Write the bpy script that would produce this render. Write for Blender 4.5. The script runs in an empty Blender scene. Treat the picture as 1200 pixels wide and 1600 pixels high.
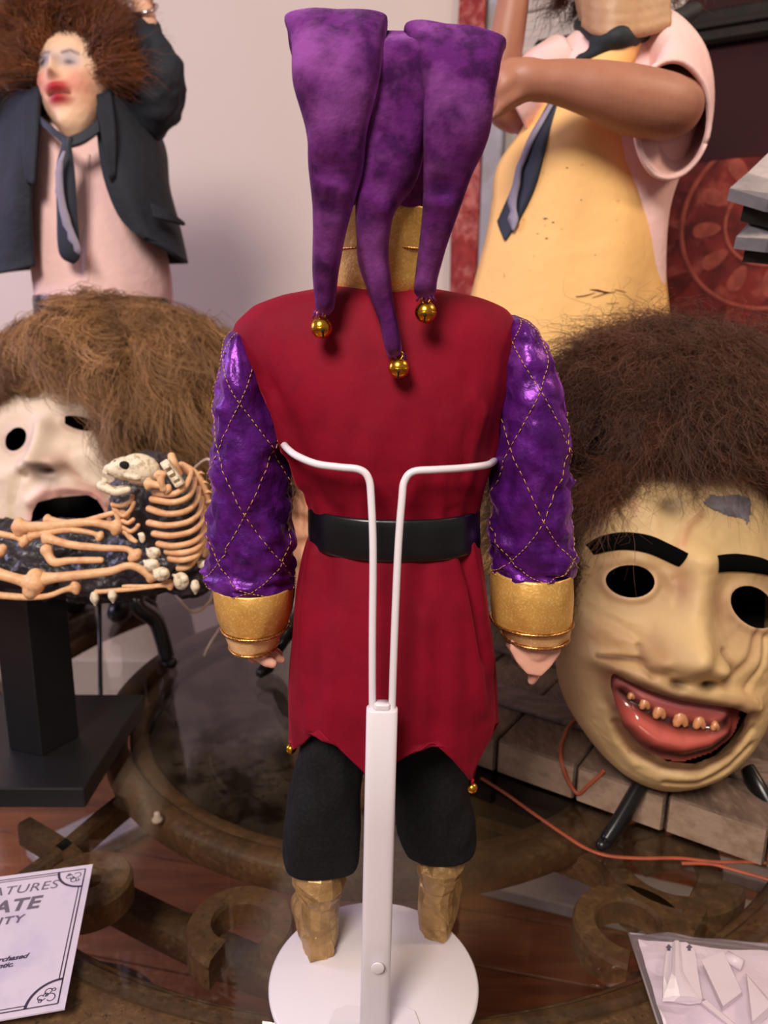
import bpy, bmesh, math, random
import numpy as np
from math import sin, cos, pi, radians, sqrt, atan2
from mathutils import Vector, Matrix

random.seed(7)
rng = np.random.default_rng(11)
scene = bpy.context.scene
COL = scene.collection

# ---------------------------------------------------------------- camera
FPX = 1200.0
PITCH, ROLL = radians(14.0), radians(0.8)
CAM = np.array((0.0, 0.0, 0.46))
FW = np.array((0.0, cos(PITCH), -sin(PITCH)))
_R0 = np.array((1.0, 0.0, 0.0)); _U0 = np.array((0.0, sin(PITCH), cos(PITCH)))
RT = _R0 * cos(ROLL) + _U0 * sin(ROLL)
UP = -_R0 * sin(ROLL) + _U0 * cos(ROLL)
cam_data = bpy.data.cameras.new('camera')
cam = bpy.data.objects.new('camera', cam_data); COL.objects.link(cam)
cam.matrix_world = Matrix(((RT[0], UP[0], -FW[0], CAM[0]), (RT[1], UP[1], -FW[1], CAM[1]), (RT[2], UP[2], -FW[2], CAM[2]), (0, 0, 0, 1)))
cam_data.sensor_fit = 'HORIZONTAL'; cam_data.sensor_width = 36.0; cam_data.lens = 36.0 * FPX / 1200.0
cam_data.clip_start = 0.01; cam_data.clip_end = 50
cam_data.dof.use_dof = True; cam_data.dof.focus_distance = 0.47; cam_data.dof.aperture_fstop = 11.5
scene.camera = cam

# ---------------------------------------------------------------- world, lights, exposure
world = bpy.data.worlds.new('room_light'); scene.world = world; world.use_nodes = True
bg = world.node_tree.nodes['Background']
bg.inputs['Color'].default_value = (0.86, 0.74, 0.72, 1); bg.inputs['Strength'].default_value = 0.28

def area(name, loc, target, size, power, col):
    l = bpy.data.lights.new(name, 'AREA'); l.shape = 'DISK'; l.size = size; l.energy = power; l.color = col
    o = bpy.data.objects.new(name, l); COL.objects.link(o); o.location = loc
    d = Vector(target) - Vector(loc); o.rotation_euler = d.to_track_quat('-Z', 'Y').to_euler()
    return o
area('ceiling_lamp_light', (-0.50, -0.85, 1.62), (0.05, 0.8, 0.25), 0.70, 50.0, (1.0, 0.88, 0.79))
area('window_light', (-1.9, 0.9, 1.0), (-0.5, 1.4, 0.45), 0.7, 15.0, (0.72, 0.62, 1.0))
area('corner_lamp_light', (1.3, 0.55, 1.5), (0.5, 1.1, 0.4), 0.35, 9.0, (1.0, 0.74, 0.52))
scene.view_settings.view_transform = 'Standard'; scene.view_settings.look = 'None'
scene.view_settings.gamma = 1.0; scene.view_settings.use_curve_mapping = False
scene.view_settings.exposure = 0.0

# ---------------------------------------------------------------- layout helpers (photo measurements to metres)
def ray(px, py):
    return FW + RT * ((px - 600.0) / FPX) + UP * ((800.0 - py) / FPX)
def P(px, py, d):
    r = ray(px, py); return CAM + r * (d / r[1])
def G(px, py, z=0.0):
    r = ray(px, py); return CAM + r * ((z - CAM[2]) / r[2])
def lin(c):
    return tuple(((v / 255.0) / 12.92 if v <= 10 else (((v / 255.0) + 0.055) / 1.055) ** 2.4) for v in c)

# ---------------------------------------------------------------- noise
def _hash(i, j, k, s):
    n = (i.astype(np.int64) * 73856093) ^ (j.astype(np.int64) * 19349663) ^ (k.astype(np.int64) * 83492791) ^ (s * 2654435761)
    n = (n ^ (n >> 13)) * 1274126177
    n = n & 0x7fffffff
    n = (n ^ (n >> 16)) & 0xffff
    return n / 32767.5 - 1.0
def vnoise(p, scale=1.0, seed=1):
    q = np.asarray(p, float) * scale
    i = np.floor(q).astype(np.int64); f = q - i; f = f * f * (3 - 2 * f)
    out = 0
    for a in (0, 1):
        for b in (0, 1):
            for c in (0, 1):
                w = (f[..., 0] if a else 1 - f[..., 0]) * (f[..., 1] if b else 1 - f[..., 1]) * (f[..., 2] if c else 1 - f[..., 2])
                out = out + w * _hash(i[..., 0] + a, i[..., 1] + b, i[..., 2] + c, seed)
    return out

# ---------------------------------------------------------------- shape helpers: each returns (verts, faces)
def cr(pts, k=6, closed=False):
    p = np.asarray(pts, float); n = len(p); out = []
    m = n if closed else n - 1
    for i in range(m):
        if closed: a, b, c, d = p[(i - 1) % n], p[i], p[(i + 1) % n], p[(i + 2) % n]
        else: a, b, c, d = p[max(i - 1, 0)], p[i], p[i + 1], p[min(i + 2, n - 1)]
        for t in np.arange(k) / k:
            out.append(0.5 * ((2 * b) + (c - a) * t + (2 * a - 5 * b + 4 * c - d) * t * t + (3 * b - a - 3 * c + d) * t ** 3))
    if not closed: out.append(p[-1])
    return np.array(out)
def loft(rings, cap0=True, cap1=True, closed_path=False):
    r = np.asarray(rings, float); m, n = r.shape[:2]
    V = r.reshape(-1, 3); F = []
    for i in range(m if closed_path else m - 1):
        a, b = i * n, ((i + 1) % m) * n
        for j in range(n):
            j2 = (j + 1) % n
            F.append((a + j, a + j2, b + j2, b + j))
    if not closed_path:
        if cap0: F.append(tuple(range(n - 1, -1, -1)))
        if cap1: F.append(tuple((m - 1) * n + j for j in range(n)))
    return V, F
def sheet(grid):
    g = np.asarray(grid, float); m, n = g.shape[:2]; F = []
    for i in range(m - 1):
        for j in range(n - 1):
            F.append((i * n + j, i * n + j + 1, (i + 1) * n + j + 1, (i + 1) * n + j))
    return g.reshape(-1, 3), F
def frames(p):
    t = np.gradient(p, axis=0); t /= np.maximum(np.linalg.norm(t, axis=1, keepdims=True), 1e-9)
    a = np.array((0, 0, 1.0)) if abs(t[0][2]) < 0.9 else np.array((1.0, 0, 0))
    n = np.cross(t[0], a); n /= np.linalg.norm(n); N = [n]
    for i in range(1, len(p)):
        n = n - t[i] * np.dot(n, t[i]); n /= np.linalg.norm(n); N.append(n)
    N = np.array(N); return t, N, np.cross(t, N)
def tube(pts, rad, n=10, k=0, flat=1.0, round_ends=False):
    p = np.asarray(pts, float); r = np.asarray(rad, float)
    if r.ndim == 0: r = np.full(len(p), float(r))
    if k:
        q = cr(np.column_stack([p, r]), k); p, r = q[:, :3], np.maximum(q[:, 3], 1e-5)
    if round_ends:
        d0 = p[0] - p[1]; d0 /= np.linalg.norm(d0); d1 = p[-1] - p[-2]; d1 /= np.linalg.norm(d1)
        aa = np.array((0.98, 0.8, 0.45)); 
        P0 = [p[0] + d0 * r[0] * x for x in aa]; R0 = [r[0] * sqrt(max(1 - x * x, 0.03)) for x in aa]
        P1 = [p[-1] + d1 * r[-1] * x for x in aa[::-1]]; R1 = [r[-1] * sqrt(max(1 - x * x, 0.03)) for x in aa[::-1]]
        p = np.vstack([P0, p, P1]); r = np.concatenate([R0, r, R1])
    t, N, B = frames(p); ang = np.arange(n) * 2 * pi / n
    rings = p[:, None] + r[:, None, None] * (N[:, None] * np.cos(ang)[None, :, None] + flat * B[:, None] * np.sin(ang)[None, :, None])
    return loft(rings)
def ball(c, r, nu=16, nv=10, frame=None):
    r = np.asarray(r, float) * np.ones(3); ph = np.linspace(0.02, pi - 0.02, nv); th = np.arange(nu) * 2 * pi / nu
    g = np.stack([np.sin(ph)[:, None] * np.cos(th)[None], np.sin(ph)[:, None] * np.sin(th)[None], np.cos(ph)[:, None] * np.ones(nu)[None]], -1) * r
    if frame is not None: g = g @ np.asarray(frame)
    return loft(g[::-1] + np.asarray(c, float))
def lathe(prof, c=(0, 0, 0), n=48, axis='z'):
    th = np.arange(n) * 2 * pi / n
    rings = [[(c[0] + r * cos(a), c[1] + r * sin(a), c[2] + z) for a in th] for r, z in prof]
    return loft(rings)
def slab(c, ex, ey, ez, bev=0.0):
    """box: centre c and the three half-extent vectors; corners cut by bev (fraction)"""
    c, ex, ey, ez = (np.asarray(v, float) for v in (c, ex, ey, ez)); 
    if bev <= 0:
        V = [c + a * ex + b * ey + d * ez for d in (-1, 1) for a, b in ((-1, -1), (1, -1), (1, 1), (-1, 1))]
        return np.array(V), [(3, 2, 1, 0), (4, 5, 6, 7), (0, 1, 5, 4), (1, 2, 6, 5), (2, 3, 7, 6), (3, 0, 4, 7)]
    lx, ly, lz = (np.linalg.norm(v) for v in (ex, ey, ez)); fx, fy, fz = 1 - bev / lx, 1 - bev / ly, 1 - bev / lz
    rings = []
    for d, (gx, gy) in ((-1, (fx, fy)), (-fz, (1, 1)), (fz, (1, 1)), (1, (fx, fy))):
        hx, hy = (min(fx, gx) if gx < 1 else fx), (min(fy, gy) if gy < 1 else fy)
        if gx < 1: q = [(-gx, -gy), (gx, -gy), (gx, -gy), (gx, gy), (gx, gy), (-gx, gy), (-gx, gy), (-gx, -gy)]
        else: q = [(-fx, -1), (fx, -1), (1, -fy), (1, fy), (fx, 1), (-fx, 1), (-1, fy), (-1, -fy)]
        rings.append([c + a * ex + b * ey + d * ez for a, b in q])
    return loft(rings)
def prism(poly, up, depth):
    """extrude 3-D polygon (front face) along vector up*depth"""
    a = np.asarray(poly, float); b = a + np.asarray(up, float) * depth; n = len(a)
    F = [tuple(range(n - 1, -1, -1)), tuple(range(n, 2 * n))] + [(i, (i + 1) % n, n + (i + 1) % n, n + i) for i in range(n)]
    return np.vstack([a, b]), F
def merge(*parts):
    V, F, o = [], [], 0
    for v, f in parts:
        V.append(np.asarray(v, float)); F += [tuple(i + o for i in q) for q in f]; o += len(v)
    return np.vstack(V), F

# ---------------------------------------------------------------- objects
ORG = {}
def _mesh(name, V, F):
    me = bpy.data.meshes.new(name); V = np.asarray(V, float)
    if isinstance(F, np.ndarray):
        nf, w = F.shape
        me.vertices.add(len(V)); me.vertices.foreach_set('co', V.astype(np.float32).ravel())
        me.loops.add(nf * w); me.loops.foreach_set('vertex_index', F.astype(np.int32).ravel())
        me.polygons.add(nf); me.polygons.foreach_set('loop_start', np.arange(nf, dtype=np.int32) * w)
        me.update(calc_edges=True); me.validate()
    else:
        me.from_pydata([tuple(v) for v in V], [], F)
    return me
def obj(name, VF, material, parent=None, smooth=True, label=None, kind=None, color=None, fixn=True):
    V, F = VF; V = np.asarray(V, float)
    off = ORG[parent.name] if parent is not None else np.zeros(3)
    me = _mesh(name, V - off, F)
    if fixn and not isinstance(F, np.ndarray):
        b = bmesh.new(); b.from_mesh(me); bmesh.ops.recalc_face_normals(b, faces=b.faces); b.to_mesh(me); b.free()
    if color is not None:
        a = me.color_attributes.new('paint', 'FLOAT_COLOR', 'POINT')
        c = np.ones((len(V), 4), np.float32); c[:, :3] = color; a.data.foreach_set('color', c.ravel())
    if smooth: me.polygons.foreach_set('use_smooth', np.ones(len(me.polygons), bool))
    if material: me.materials.append(material)
    o = bpy.data.objects.new(name, me); COL.objects.link(o)
    if parent is not None: o.parent = parent
    ORG[o.name] = off
    if label: o['label'] = label
    if kind: o['kind'] = kind
    return o
def tag(o, label, cat, group=None, kind=None):
    if label: o['label'] = label
    if cat: o['category'] = cat
    if group: o['group'] = group
    if kind: o['kind'] = kind
    return o
def thing(name, label, cat, loc=(0, 0, 0), group=None, kind=None):
    o = bpy.data.objects.new(name, None); COL.objects.link(o); o.location = tuple(loc); o.empty_display_size = 0.02
    ORG[o.name] = np.array(loc, float)
    return tag(o, label, cat, group, kind)
def struct(name, VF, material, label=None, smooth=False):
    o = obj(name, VF, material, smooth=smooth); o['kind'] = 'structure'
    if label: o['label'] = label
    return o
def remesh(o, voxel, smooth=4, factor=0.5, sub=0):
    m = o.modifiers.new('join', 'REMESH'); m.mode = 'VOXEL'; m.voxel_size = voxel; m.use_smooth_shade = True
    if smooth:
        s = o.modifiers.new('soft', 'SMOOTH'); s.iterations = smooth; s.factor = factor
    return o

# ---------------------------------------------------------------- materials
def mat(name, col, rough=0.6, metal=0.0, var=None, bump=None, sheen=None, coat=0.0, spec=0.5, paint=False, sss=None, stretch=None, wave=None, nap=None):
    m = bpy.data.materials.new(name); m.use_nodes = True
    nt = m.node_tree; b = nt.nodes['Principled BSDF']; L = nt.links.new
    c = (*lin(col), 1)
    b.inputs['Base Color'].default_value = c; b.inputs['Roughness'].default_value = rough; b.inputs['Metallic'].default_value = metal
    b.inputs['Specular IOR Level'].default_value = spec; b.inputs['Coat Weight'].default_value = coat; b.inputs['Coat Roughness'].default_value = 0.15
    tc = nt.nodes.new('ShaderNodeTexCoord'); src = tc.outputs['Object']
    if stretch:
        mp = nt.nodes.new('ShaderNodeMapping'); mp.inputs['Scale'].default_value = stretch; L(src, mp.inputs['Vector']); src = mp.outputs['Vector']
    colour = None
    if paint:
        a = nt.nodes.new('ShaderNodeAttribute'); a.attribute_name = 'paint'; colour = a.outputs['Color']
    if var:
        for (sc, amount, col2, lo, hi) in (var if isinstance(var, list) else [var]):
            n = nt.nodes.new('ShaderNodeTexNoise'); n.inputs['Scale'].default_value = sc; n.inputs['Detail'].default_value = 5; n.inputs['Roughness'].default_value = 0.6
            L(src, n.inputs['Vector'])
            r = nt.nodes.new('ShaderNodeMapRange'); r.inputs['From Min'].default_value = lo; r.inputs['From Max'].default_value = hi
            r.inputs['To Min'].default_value = 0; r.inputs['To Max'].default_value = amount; L(n.outputs['Fac'], r.inputs['Value'])
            x = nt.nodes.new('ShaderNodeMix'); x.data_type = 'RGBA'; L(r.outputs['Result'], x.inputs['Factor'])
            if colour is None: x.inputs['A'].default_value = c
            else: L(colour, x.inputs['A'])
            x.inputs['B'].default_value = (*lin(col2), 1); colour = x.outputs['Result']
    if colour is not None: L(colour, b.inputs['Base Color'])
    if sheen:
        w, tint, r = sheen
        b.inputs['Sheen Weight'].default_value = w; b.inputs['Sheen Tint'].default_value = (*lin(tint), 1); b.inputs['Sheen Roughness'].default_value = r
    if sss:
        b.inputs['Subsurface Weight'].default_value = sss[0]; b.inputs['Subsurface Radius'].default_value = (1, 0.4, 0.25); b.inputs['Subsurface Scale'].default_value = sss[1]
    h = None
    if bump:
        for (sc, st) in (bump if isinstance(bump, list) else [bump]):
            n = nt.nodes.new('ShaderNodeTexNoise'); n.inputs['Scale'].default_value = sc; n.inputs['Detail'].default_value = 4; L(src, n.inputs['Vector'])
            k = nt.nodes.new('ShaderNodeBump'); k.inputs['Strength'].default_value = st; k.inputs['Distance'].default_value = 0.3 / sc
            L(n.outputs['Fac'], k.inputs['Height'])
            if h is not None: L(h, k.inputs['Normal'])
            h = k.outputs['Normal']
    if wave:
        sc, st, direction = wave
        n = nt.nodes.new('ShaderNodeTexWave'); n.bands_direction = direction; n.inputs['Scale'].default_value = sc; n.inputs['Distortion'].default_value = 1.5; L(src, n.inputs['Vector'])
        k = nt.nodes.new('ShaderNodeBump'); k.inputs['Strength'].default_value = st; k.inputs['Distance'].default_value = 0.0006
        L(n.outputs['Fac'], k.inputs['Height'])
        if h is not None: L(h, k.inputs['Normal'])
        h = k.outputs['Normal']
    if nap:
        # velvet pile lies along the cloth: its fibres face a direction tilted from the cloth's own normal
        if h is None:
            gm = nt.nodes.new('ShaderNodeNewGeometry'); h = gm.outputs['Normal']
        ad = nt.nodes.new('ShaderNodeVectorMath'); ad.operation = 'ADD'; L(h, ad.inputs[0]); ad.inputs[1].default_value = nap
        nz = nt.nodes.new('ShaderNodeVectorMath'); nz.operation = 'NORMALIZE'; L(ad.outputs[0], nz.inputs[0]); h = nz.outputs[0]
    if h is not None: L(h, b.inputs['Normal'])
    return m
def clear_mat(name, tint, refl_rough=0.02, ior=1.5, haze=0.0, hazecol=(220, 215, 220)):
    """thin transparent sheet: fresnel mix of see-through and mirror reflection, with a little haze"""
    m = bpy.data.materials.new(name); m.use_nodes = True; nt = m.node_tree; nt.nodes.clear(); L = nt.links.new
    out = nt.nodes.new('ShaderNodeOutputMaterial'); lw = nt.nodes.new('ShaderNodeLayerWeight'); lw.inputs['Blend'].default_value = 0.5
    pw_ = nt.nodes.new('ShaderNodeMath'); pw_.operation = 'POWER'; L(lw.outputs['Facing'], pw_.inputs[0]); pw_.inputs[1].default_value = 4.0
    f0 = ((ior - 1) / (ior + 1)) ** 2
    fr = nt.nodes.new('ShaderNodeMath'); fr.operation = 'MULTIPLY_ADD'; L(pw_.outputs[0], fr.inputs[0]); fr.inputs[1].default_value = 1 - f0; fr.inputs[2].default_value = f0
    t = nt.nodes.new('ShaderNodeBsdfTransparent'); t.inputs['Color'].default_value = (*tint, 1)
    g = nt.nodes.new('ShaderNodeBsdfGlossy'); g.inputs['Roughness'].default_value = refl_rough
    x = nt.nodes.new('ShaderNodeMixShader'); L(fr.outputs[0], x.inputs[0]); L(t.outputs[0], x.inputs[1]); L(g.outputs[0], x.inputs[2])
    last = x
    if haze > 0:
        d = nt.nodes.new('ShaderNodeBsdfDiffuse'); d.inputs['Color'].default_value = (*lin(hazecol), 1)
        y = nt.nodes.new('ShaderNodeMixShader'); y.inputs[0].default_value = haze; L(x.outputs[0], y.inputs[1]); L(d.outputs[0], y.inputs[2]); last = y
    L(last.outputs[0], out.inputs[0]); return m

# ================================================================ SETTING: floor, walls, round glass table
M_wall = mat('painted_wall', (214, 200, 192), 0.85, var=(3, 0.25, (203, 190, 186), 0.4, 0.6), bump=(180, 0.06))
M_floor = mat('floor_board', (142, 82, 48), 0.38, var=[(5, 0.7, (96, 50, 28), 0.4, 0.65), (16, 0.5, (170, 106, 66), 0.5, 0.7)], stretch=(1, 9, 1), bump=(40, 0.15))
M_gap = mat('floor_gap', (24, 15, 10), 0.8)
M_trimw = mat('white_trim', (205, 195, 190), 0.6)
ZF = -0.47
fl = struct('floor', slab((0.1, 0.9, ZF - 0.02), (3.2, 0, 0), (0, 3.2, 0), (0, 0, 0.012)), M_gap, 'dark hardwood board floor under the glass table')
a = radians(-12); fx = np.array((cos(a), sin(a), 0)); fy = np.array((-sin(a), cos(a), 0))
pw = 0.11
for i in range(-20, 21):
    c = np.array((0.1, 0.9, ZF - 0.006)) + fy * (i * pw)
    obj('floor_board', slab(c, fx * 2.3, fy * (pw / 2 - 0.0015), (0, 0, 0.006), 0.001), M_floor, fl, smooth=False)
# pale board edges lying on the floor below the table
M_pale = mat('pale_painted_wood', (196, 190, 192), 0.5, var=(14, 0.5, (160, 152, 152), 0.45, 0.65), stretch=(1, 6, 1))
def floor_board(pa, pb, wpx, label):
    A, B = G(*pa, ZF + 0.012), G(*pb, ZF + 0.012); d = B - A; n = np.array((-d[1], d[0], 0)); n /= np.linalg.norm(n)
    o = obj('painted_board', slab((A + B) / 2, d / 2, n * wpx, (0, 0, 0.012), 0.003), M_pale, smooth=False)
    ORG[o.name] = np.zeros(3)
    return tag(o, label, 'board', 'pale boards under the table')
floor_board((720, 1345), (1280, 1480), 0.058, 'wide pale painted board on the floor seen through glass, right of doll')
floor_board((815, 1268), (1280, 1400), 0.020, 'narrow pale painted board on the floor under the tan mask')
floor_board((60, 1350), (330, 1215), 0.05, 'short pale painted board on the floor seen through glass, left of doll')

YW = 1.78
XC = P(712, 400, YW)[0]
wl = struct('wall_back', slab(((XC - 2.2) / 2 - 0.05, YW + 0.02, 0.75), ((XC + 2.3) / 2, 0, 0), (0, 0, 1.25), (0, 0.02, 0)), M_wall, 'plain pinkish beige wall behind the standing figures')
struct('baseboard_back', slab(((XC - 2.2) / 2 - 0.05, YW - 0.008, ZF + 0.05), ((XC + 2.3) / 2, 0, 0), (0, 0, 0.05), (0, 0.008, 0), 0.003), M_trimw)
# side wall turned towards the camera on the right
TA = radians(-31); W0 = np.array((XC, YW, 0.0)); WX = np.array((cos(TA), sin(TA), 0)); WN = np.array((sin(TA), -cos(TA), 0))
def W2(px, py, off=0.0):
    r = ray(px, py); q = W0 + WN * off
    t = np.dot(q - CAM, WN) / np.dot(r, WN); return CAM + r * t
def wxy(p): 
    return float(np.dot(p - W0, WX)), float(p[2])
def wpt(x, z, off=0.0): return W0 + WX * x + WN * off + np.array((0, 0, z))
def wslab(x0, x1, z0, z1, o0, o1, bev=0.0):
    return slab(wpt((x0 + x1) / 2, (z0 + z1) / 2, (o0 + o1) / 2), WX * (x1 - x0) / 2, WN * (o1 - o0) / 2, (0, 0, (z1 - z0) / 2), bev)
M_wall2 = mat('side_wall_plaster', (176, 166, 158), 0.85, var=(6, 0.4, (150, 140, 132), 0.4, 0.6))
wr = struct('wall_right', wslab(0, 1.75, -0.5, 2.0, -0.03, 0), M_wall2, 'side wall at right behind the apron figure, partly panelled')
M_siding = mat('weathered_siding', (200, 188, 178), 0.75, var=[(4, 0.6, (168, 154, 146), 0.42, 0.62), (22, 0.4, (150, 138, 128), 0.5, 0.7)], stretch=(1, 1, 8), bump=(30, 0.3))
zz = 0.86
xs0 = wxy(W2(768, 60))[0]
while zz < 1.62:
    obj('siding_board', wslab(xs0, 1.7, zz, zz + 0.092, 0.002, 0.014, 0.003), M_siding, wr, smooth=False); zz += 0.095
M_redcloth = mat('red_damask_cloth', (150, 44, 42), 0.85, var=[(26, 0.75, (196, 120, 112), 0.46, 0.6), (60, 0.5, (110, 26, 30), 0.5, 0.62)], bump=(90, 0.3))
M_greyplank = mat('whitewashed_plank', (178, 174, 180), 0.8, var=[(9, 0.6, (140, 136, 140), 0.45, 0.62), (5, 0.6, (126, 112, 70), 0.58, 0.68)], bump=(50, 0.3))
x0, x1, x2 = wxy(W2(722, 30))[0], wxy(W2(766, 30))[0], wxy(W2(800, 30))[0]
# red patterned banner strip: gently waved cloth
gx = np.linspace(0, 1, 10); gz = np.linspace(-0.1, 1.6, 40)
grid = [[wpt(x0 + (x1 - x0) * u, z, 0.018 + 0.006 * sin(9 * z + 5 * u)) for u in gx] for z in gz]
o = obj('cloth_banner', sheet(grid), M_redcloth); so = o.modifiers.new('thick', 'SOLIDIFY'); so.thickness = 0.003
tag(o, 'narrow red patterned cloth strip hanging on wall beside the hat', 'banner')
pk = obj('wall_plank', wslab(x1 + 0.004, x2, -0.1, 1.6, 0.004, 0.022, 0.003), M_greyplank, wr, smooth=False)
# dark picture frame with red tapestry
M_frame = mat('black_frame_wood', (24, 18, 14), 0.6, var=(30, 0.5, (50, 36, 24), 0.5, 0.7), spec=0.2)
M_tap = mat('red_tapestry', (120, 34, 28), 0.9, var=[(11, 0.85, (66, 14, 14), 0.45, 0.6), (24, 0.6, (168, 84, 70), 0.52, 0.66)], bump=(120, 0.4))
M_tapline = mat('tapestry_motif', (156, 74, 60), 0.9, var=(30, 0.6, (112, 44, 36), 0.45, 0.6))
M_tapdark = mat('tapestry_dark_motif', (44, 10, 13), 0.95, var=(8, 0.5, (58, 14, 16), 0.5, 0.65))
M_tappet = mat('tapestry_petal', (84, 22, 20), 0.95, var=(30, 0.6, (120, 40, 34), 0.45, 0.6))
fa = wxy(W2(848, 75)); fb = wxy(W2(1200, 12))
ftop = (fa[1] + fb[1]) / 2; fx0 = fa[0]; fx1 = 1.62; fz0 = -0.05; fw = 0.055
fr = thing('framed_tapestry', 'large red mandala tapestry in a dark wood frame behind apron figure', 'tapestry', wpt((fx0 + fx1) / 2, fz0, 0.02))
for (a0, a1, b0, b1) in ((fx0, fx1, ftop - fw, ftop), (fx0, fx1, fz0, fz0 + fw), (fx0, fx0 + fw, fz0 + fw, ftop - fw), (fx1 - fw, fx1, fz0 + fw, ftop - fw)):
    rl = obj('frame_rail', wslab(a0, a1, b0, b1, 0.016, 0.05, 0.006), M_frame, fr, smooth=False)
    h = (a1 - a0) < (b1 - b0)
    if h: obj('frame_bead', wslab((a0 + a1) / 2 - 0.006, (a0 + a1) / 2 + 0.006, b0, b1, 0.05, 0.058, 0.002), M_frame, rl, smooth=False)
    else: obj('frame_bead', wslab(a0, a1, (b0 + b1) / 2 - 0.006, (b0 + b1) / 2 + 0.006, 0.05, 0.058, 0.002), M_frame, rl, smooth=False)
obj('cloth', wslab(fx0 + fw * .8, fx1 - fw * .8, fz0 + fw * .8, ftop - fw * .8, 0.017, 0.024), M_tap, fr, smooth=False)
mcx, mcz = wxy(W2(1205, 345, 0.025))
def wring(cx, cz, r, w, off, n=72, th=0.0016):
    rings = []
    for i in range(n):
        t = 2 * pi * i / n
        rings.append([wpt(cx + (r + a) * cos(t), cz + (r + a) * sin(t), off + b) for a, b in ((-w, 0), (w, 0), (w, th), (-w, th))])
    return loft(rings, closed_path=True)
for r_, w_ in ((0.245, 0.004), (0.225, 0.002), (0.15, 0.004), (0.075, 0.003)):
    obj('woven_ring', wring(mcx, mcz, r_, w_, 0.0235), M_tapline, fr)
for k in range(12):
    t = 2 * pi * k / 12 + 0.1
    for rr, s_, m_ in ((0.19, 0.030, M_tappet), (0.112, 0.022, M_tapline)):
        cx, cz = mcx + rr * cos(t), mcz + rr * sin(t); e = np.array((cos(t), sin(t))); f = np.array((-sin(t), cos(t)))
        pl = [(e * s_ * 1.1 * cos(q) * (1 - .25 * cos(q)) + f * s_ * .62 * sin(q)) for q in np.arange(14) * 2 * pi / 14]
        poly = [wpt(cx + v[0], cz + v[1], 0.0238) for v in pl]
        obj('woven_petal', prism(poly, WN, 0.0012), m_, fr, smooth=False)
# dark lobed medallion at the top of the tapestry
c0 = wxy(W2(1175, 105, 0.024))
poly = [wpt(c0[0] + 0.185 * cos(q) * (1 + .05 * cos(6 * q)), c0[1] + 0.15 * sin(q) * (1 + .05 * cos(6 * q)), 0.0245) for q in np.arange(60) * 2 * pi / 60]
obj('woven_medallion', prism(poly, WN, 0.0012), M_tapdark, fr, smooth=False)

# ---------------------------------------------------------------- round glass-topped table
TC = np.array((0.0, 0.94, 0.0)); RG = 0.53
M_glass = clear_mat('table_glass', (0.90, 0.89, 0.86), 0.015, 1.5)
M_twood = mat('aged_bronze_wood', (94, 69, 45), 0.55, var=[(30, 0.6, (62, 44, 29), 0.42, 0.62), (130, 0.6, (128, 98, 64), 0.5, 0.7), (220, 0.8, (40, 27, 18), 0.58, 0.68)], bump=[(90, 0.35), (240, 0.25)])
M_mirror = mat('antiqued_mirror', (112, 106, 96), 0.13, 0.8, var=[(16, 0.92, (44, 36, 24), 0.47, 0.57), (70, 0.85, (34, 28, 18), 0.53, 0.63)])
tb = thing('round_table', 'round glass-topped table with carved bronze-brown scroll base', 'table', (TC[0], TC[1], ZF))
obj('glass_top', lathe([(0.001, -0.010), (RG - 0.004, -0.010), (RG, -0.007), (RG, -0.003), (RG - 0.004, 0.0), (0.001, 0.0)], TC, 128), M_glass, tb, smooth=False)
def ringband(r0, r1, z0, z1, bev=0.004, n=128):
    prof = [(r0 + bev, z0), (r1 - bev, z0), (r1, z0 + bev), (r1, z1 - bev), (r1 - bev, z1), (r0 + bev, z1), (r0, z1 - bev), (r0, z0 + bev)]
    rings = [[(TC[0] + r * cos(t), TC[1] + r * sin(t), z) for r, z in prof] for t in np.arange(n) * 2 * pi / n]
    return loft(rings, closed_path=True)
obj('outer_rim', ringband(0.505, 0.60, -0.055, -0.0125, 0.006), M_twood, tb)
obj('rim_moulding', ringband(0.492, 0.512, -0.05, -0.026, 0.005), M_twood, tb)
obj('inner_ring', ringband(0.325, 0.352, -0.055, -0.022, 0.005), M_twood, tb)
obj('ring_moulding', ringband(0.30, 0.322, -0.06, -0.034, 0.004), M_twood, tb)
obj('mirror_panel', lathe([(0.001, -0.056), (0.318, -0.056), (0.318, -0.047), (0.001, -0.047)], TC, 96), M_mirror, tb, smooth=False)
def scroll(px, py, r, a0, a1, flip=1, w=0.0095):
    c = G(px, py, -0.04); q = []
    for i in range(40):
        t = i / 39; an = a0 + (a1 - a0) * t; rr = r * (1.0 - 0.12 * t)
        q.append(c + np.array((rr * cos(an), flip * rr * sin(an), 0)))
    q = np.array(q); t_, N, B = frames(q)
    hz = np.array((0, 0, 1.0)); rings = []
    for i in range(len(q)):
        s = np.cross(t_[i], hz); s /= np.linalg.norm(s); ww = w * (1 + 0.5 * (i / 39.0) ** 4)
        rings.append([q[i] + s * a + hz * b for a, b in ((-ww, -.012), (ww, -.012), (ww, .010), (ww * .8, .014), (-ww * .8, .014), (-ww, .010))])
    return loft(rings)
obj('scroll', scroll(375, 1462, 0.036, radians(-40), radians(250)), M_twood, tb, smooth=False)
obj('scroll', scroll(985, 1462, 0.040, radians(250), radians(-20)), M_twood, tb, smooth=False)
obj('scroll', scroll(140, 1392, 0.026, radians(-150), radians(170), w=0.013), M_twood, tb, smooth=False)
obj('scroll', scroll(1050, 1370, 0.055, radians(80), radians(330)), M_twood, tb, smooth=False)
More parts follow.
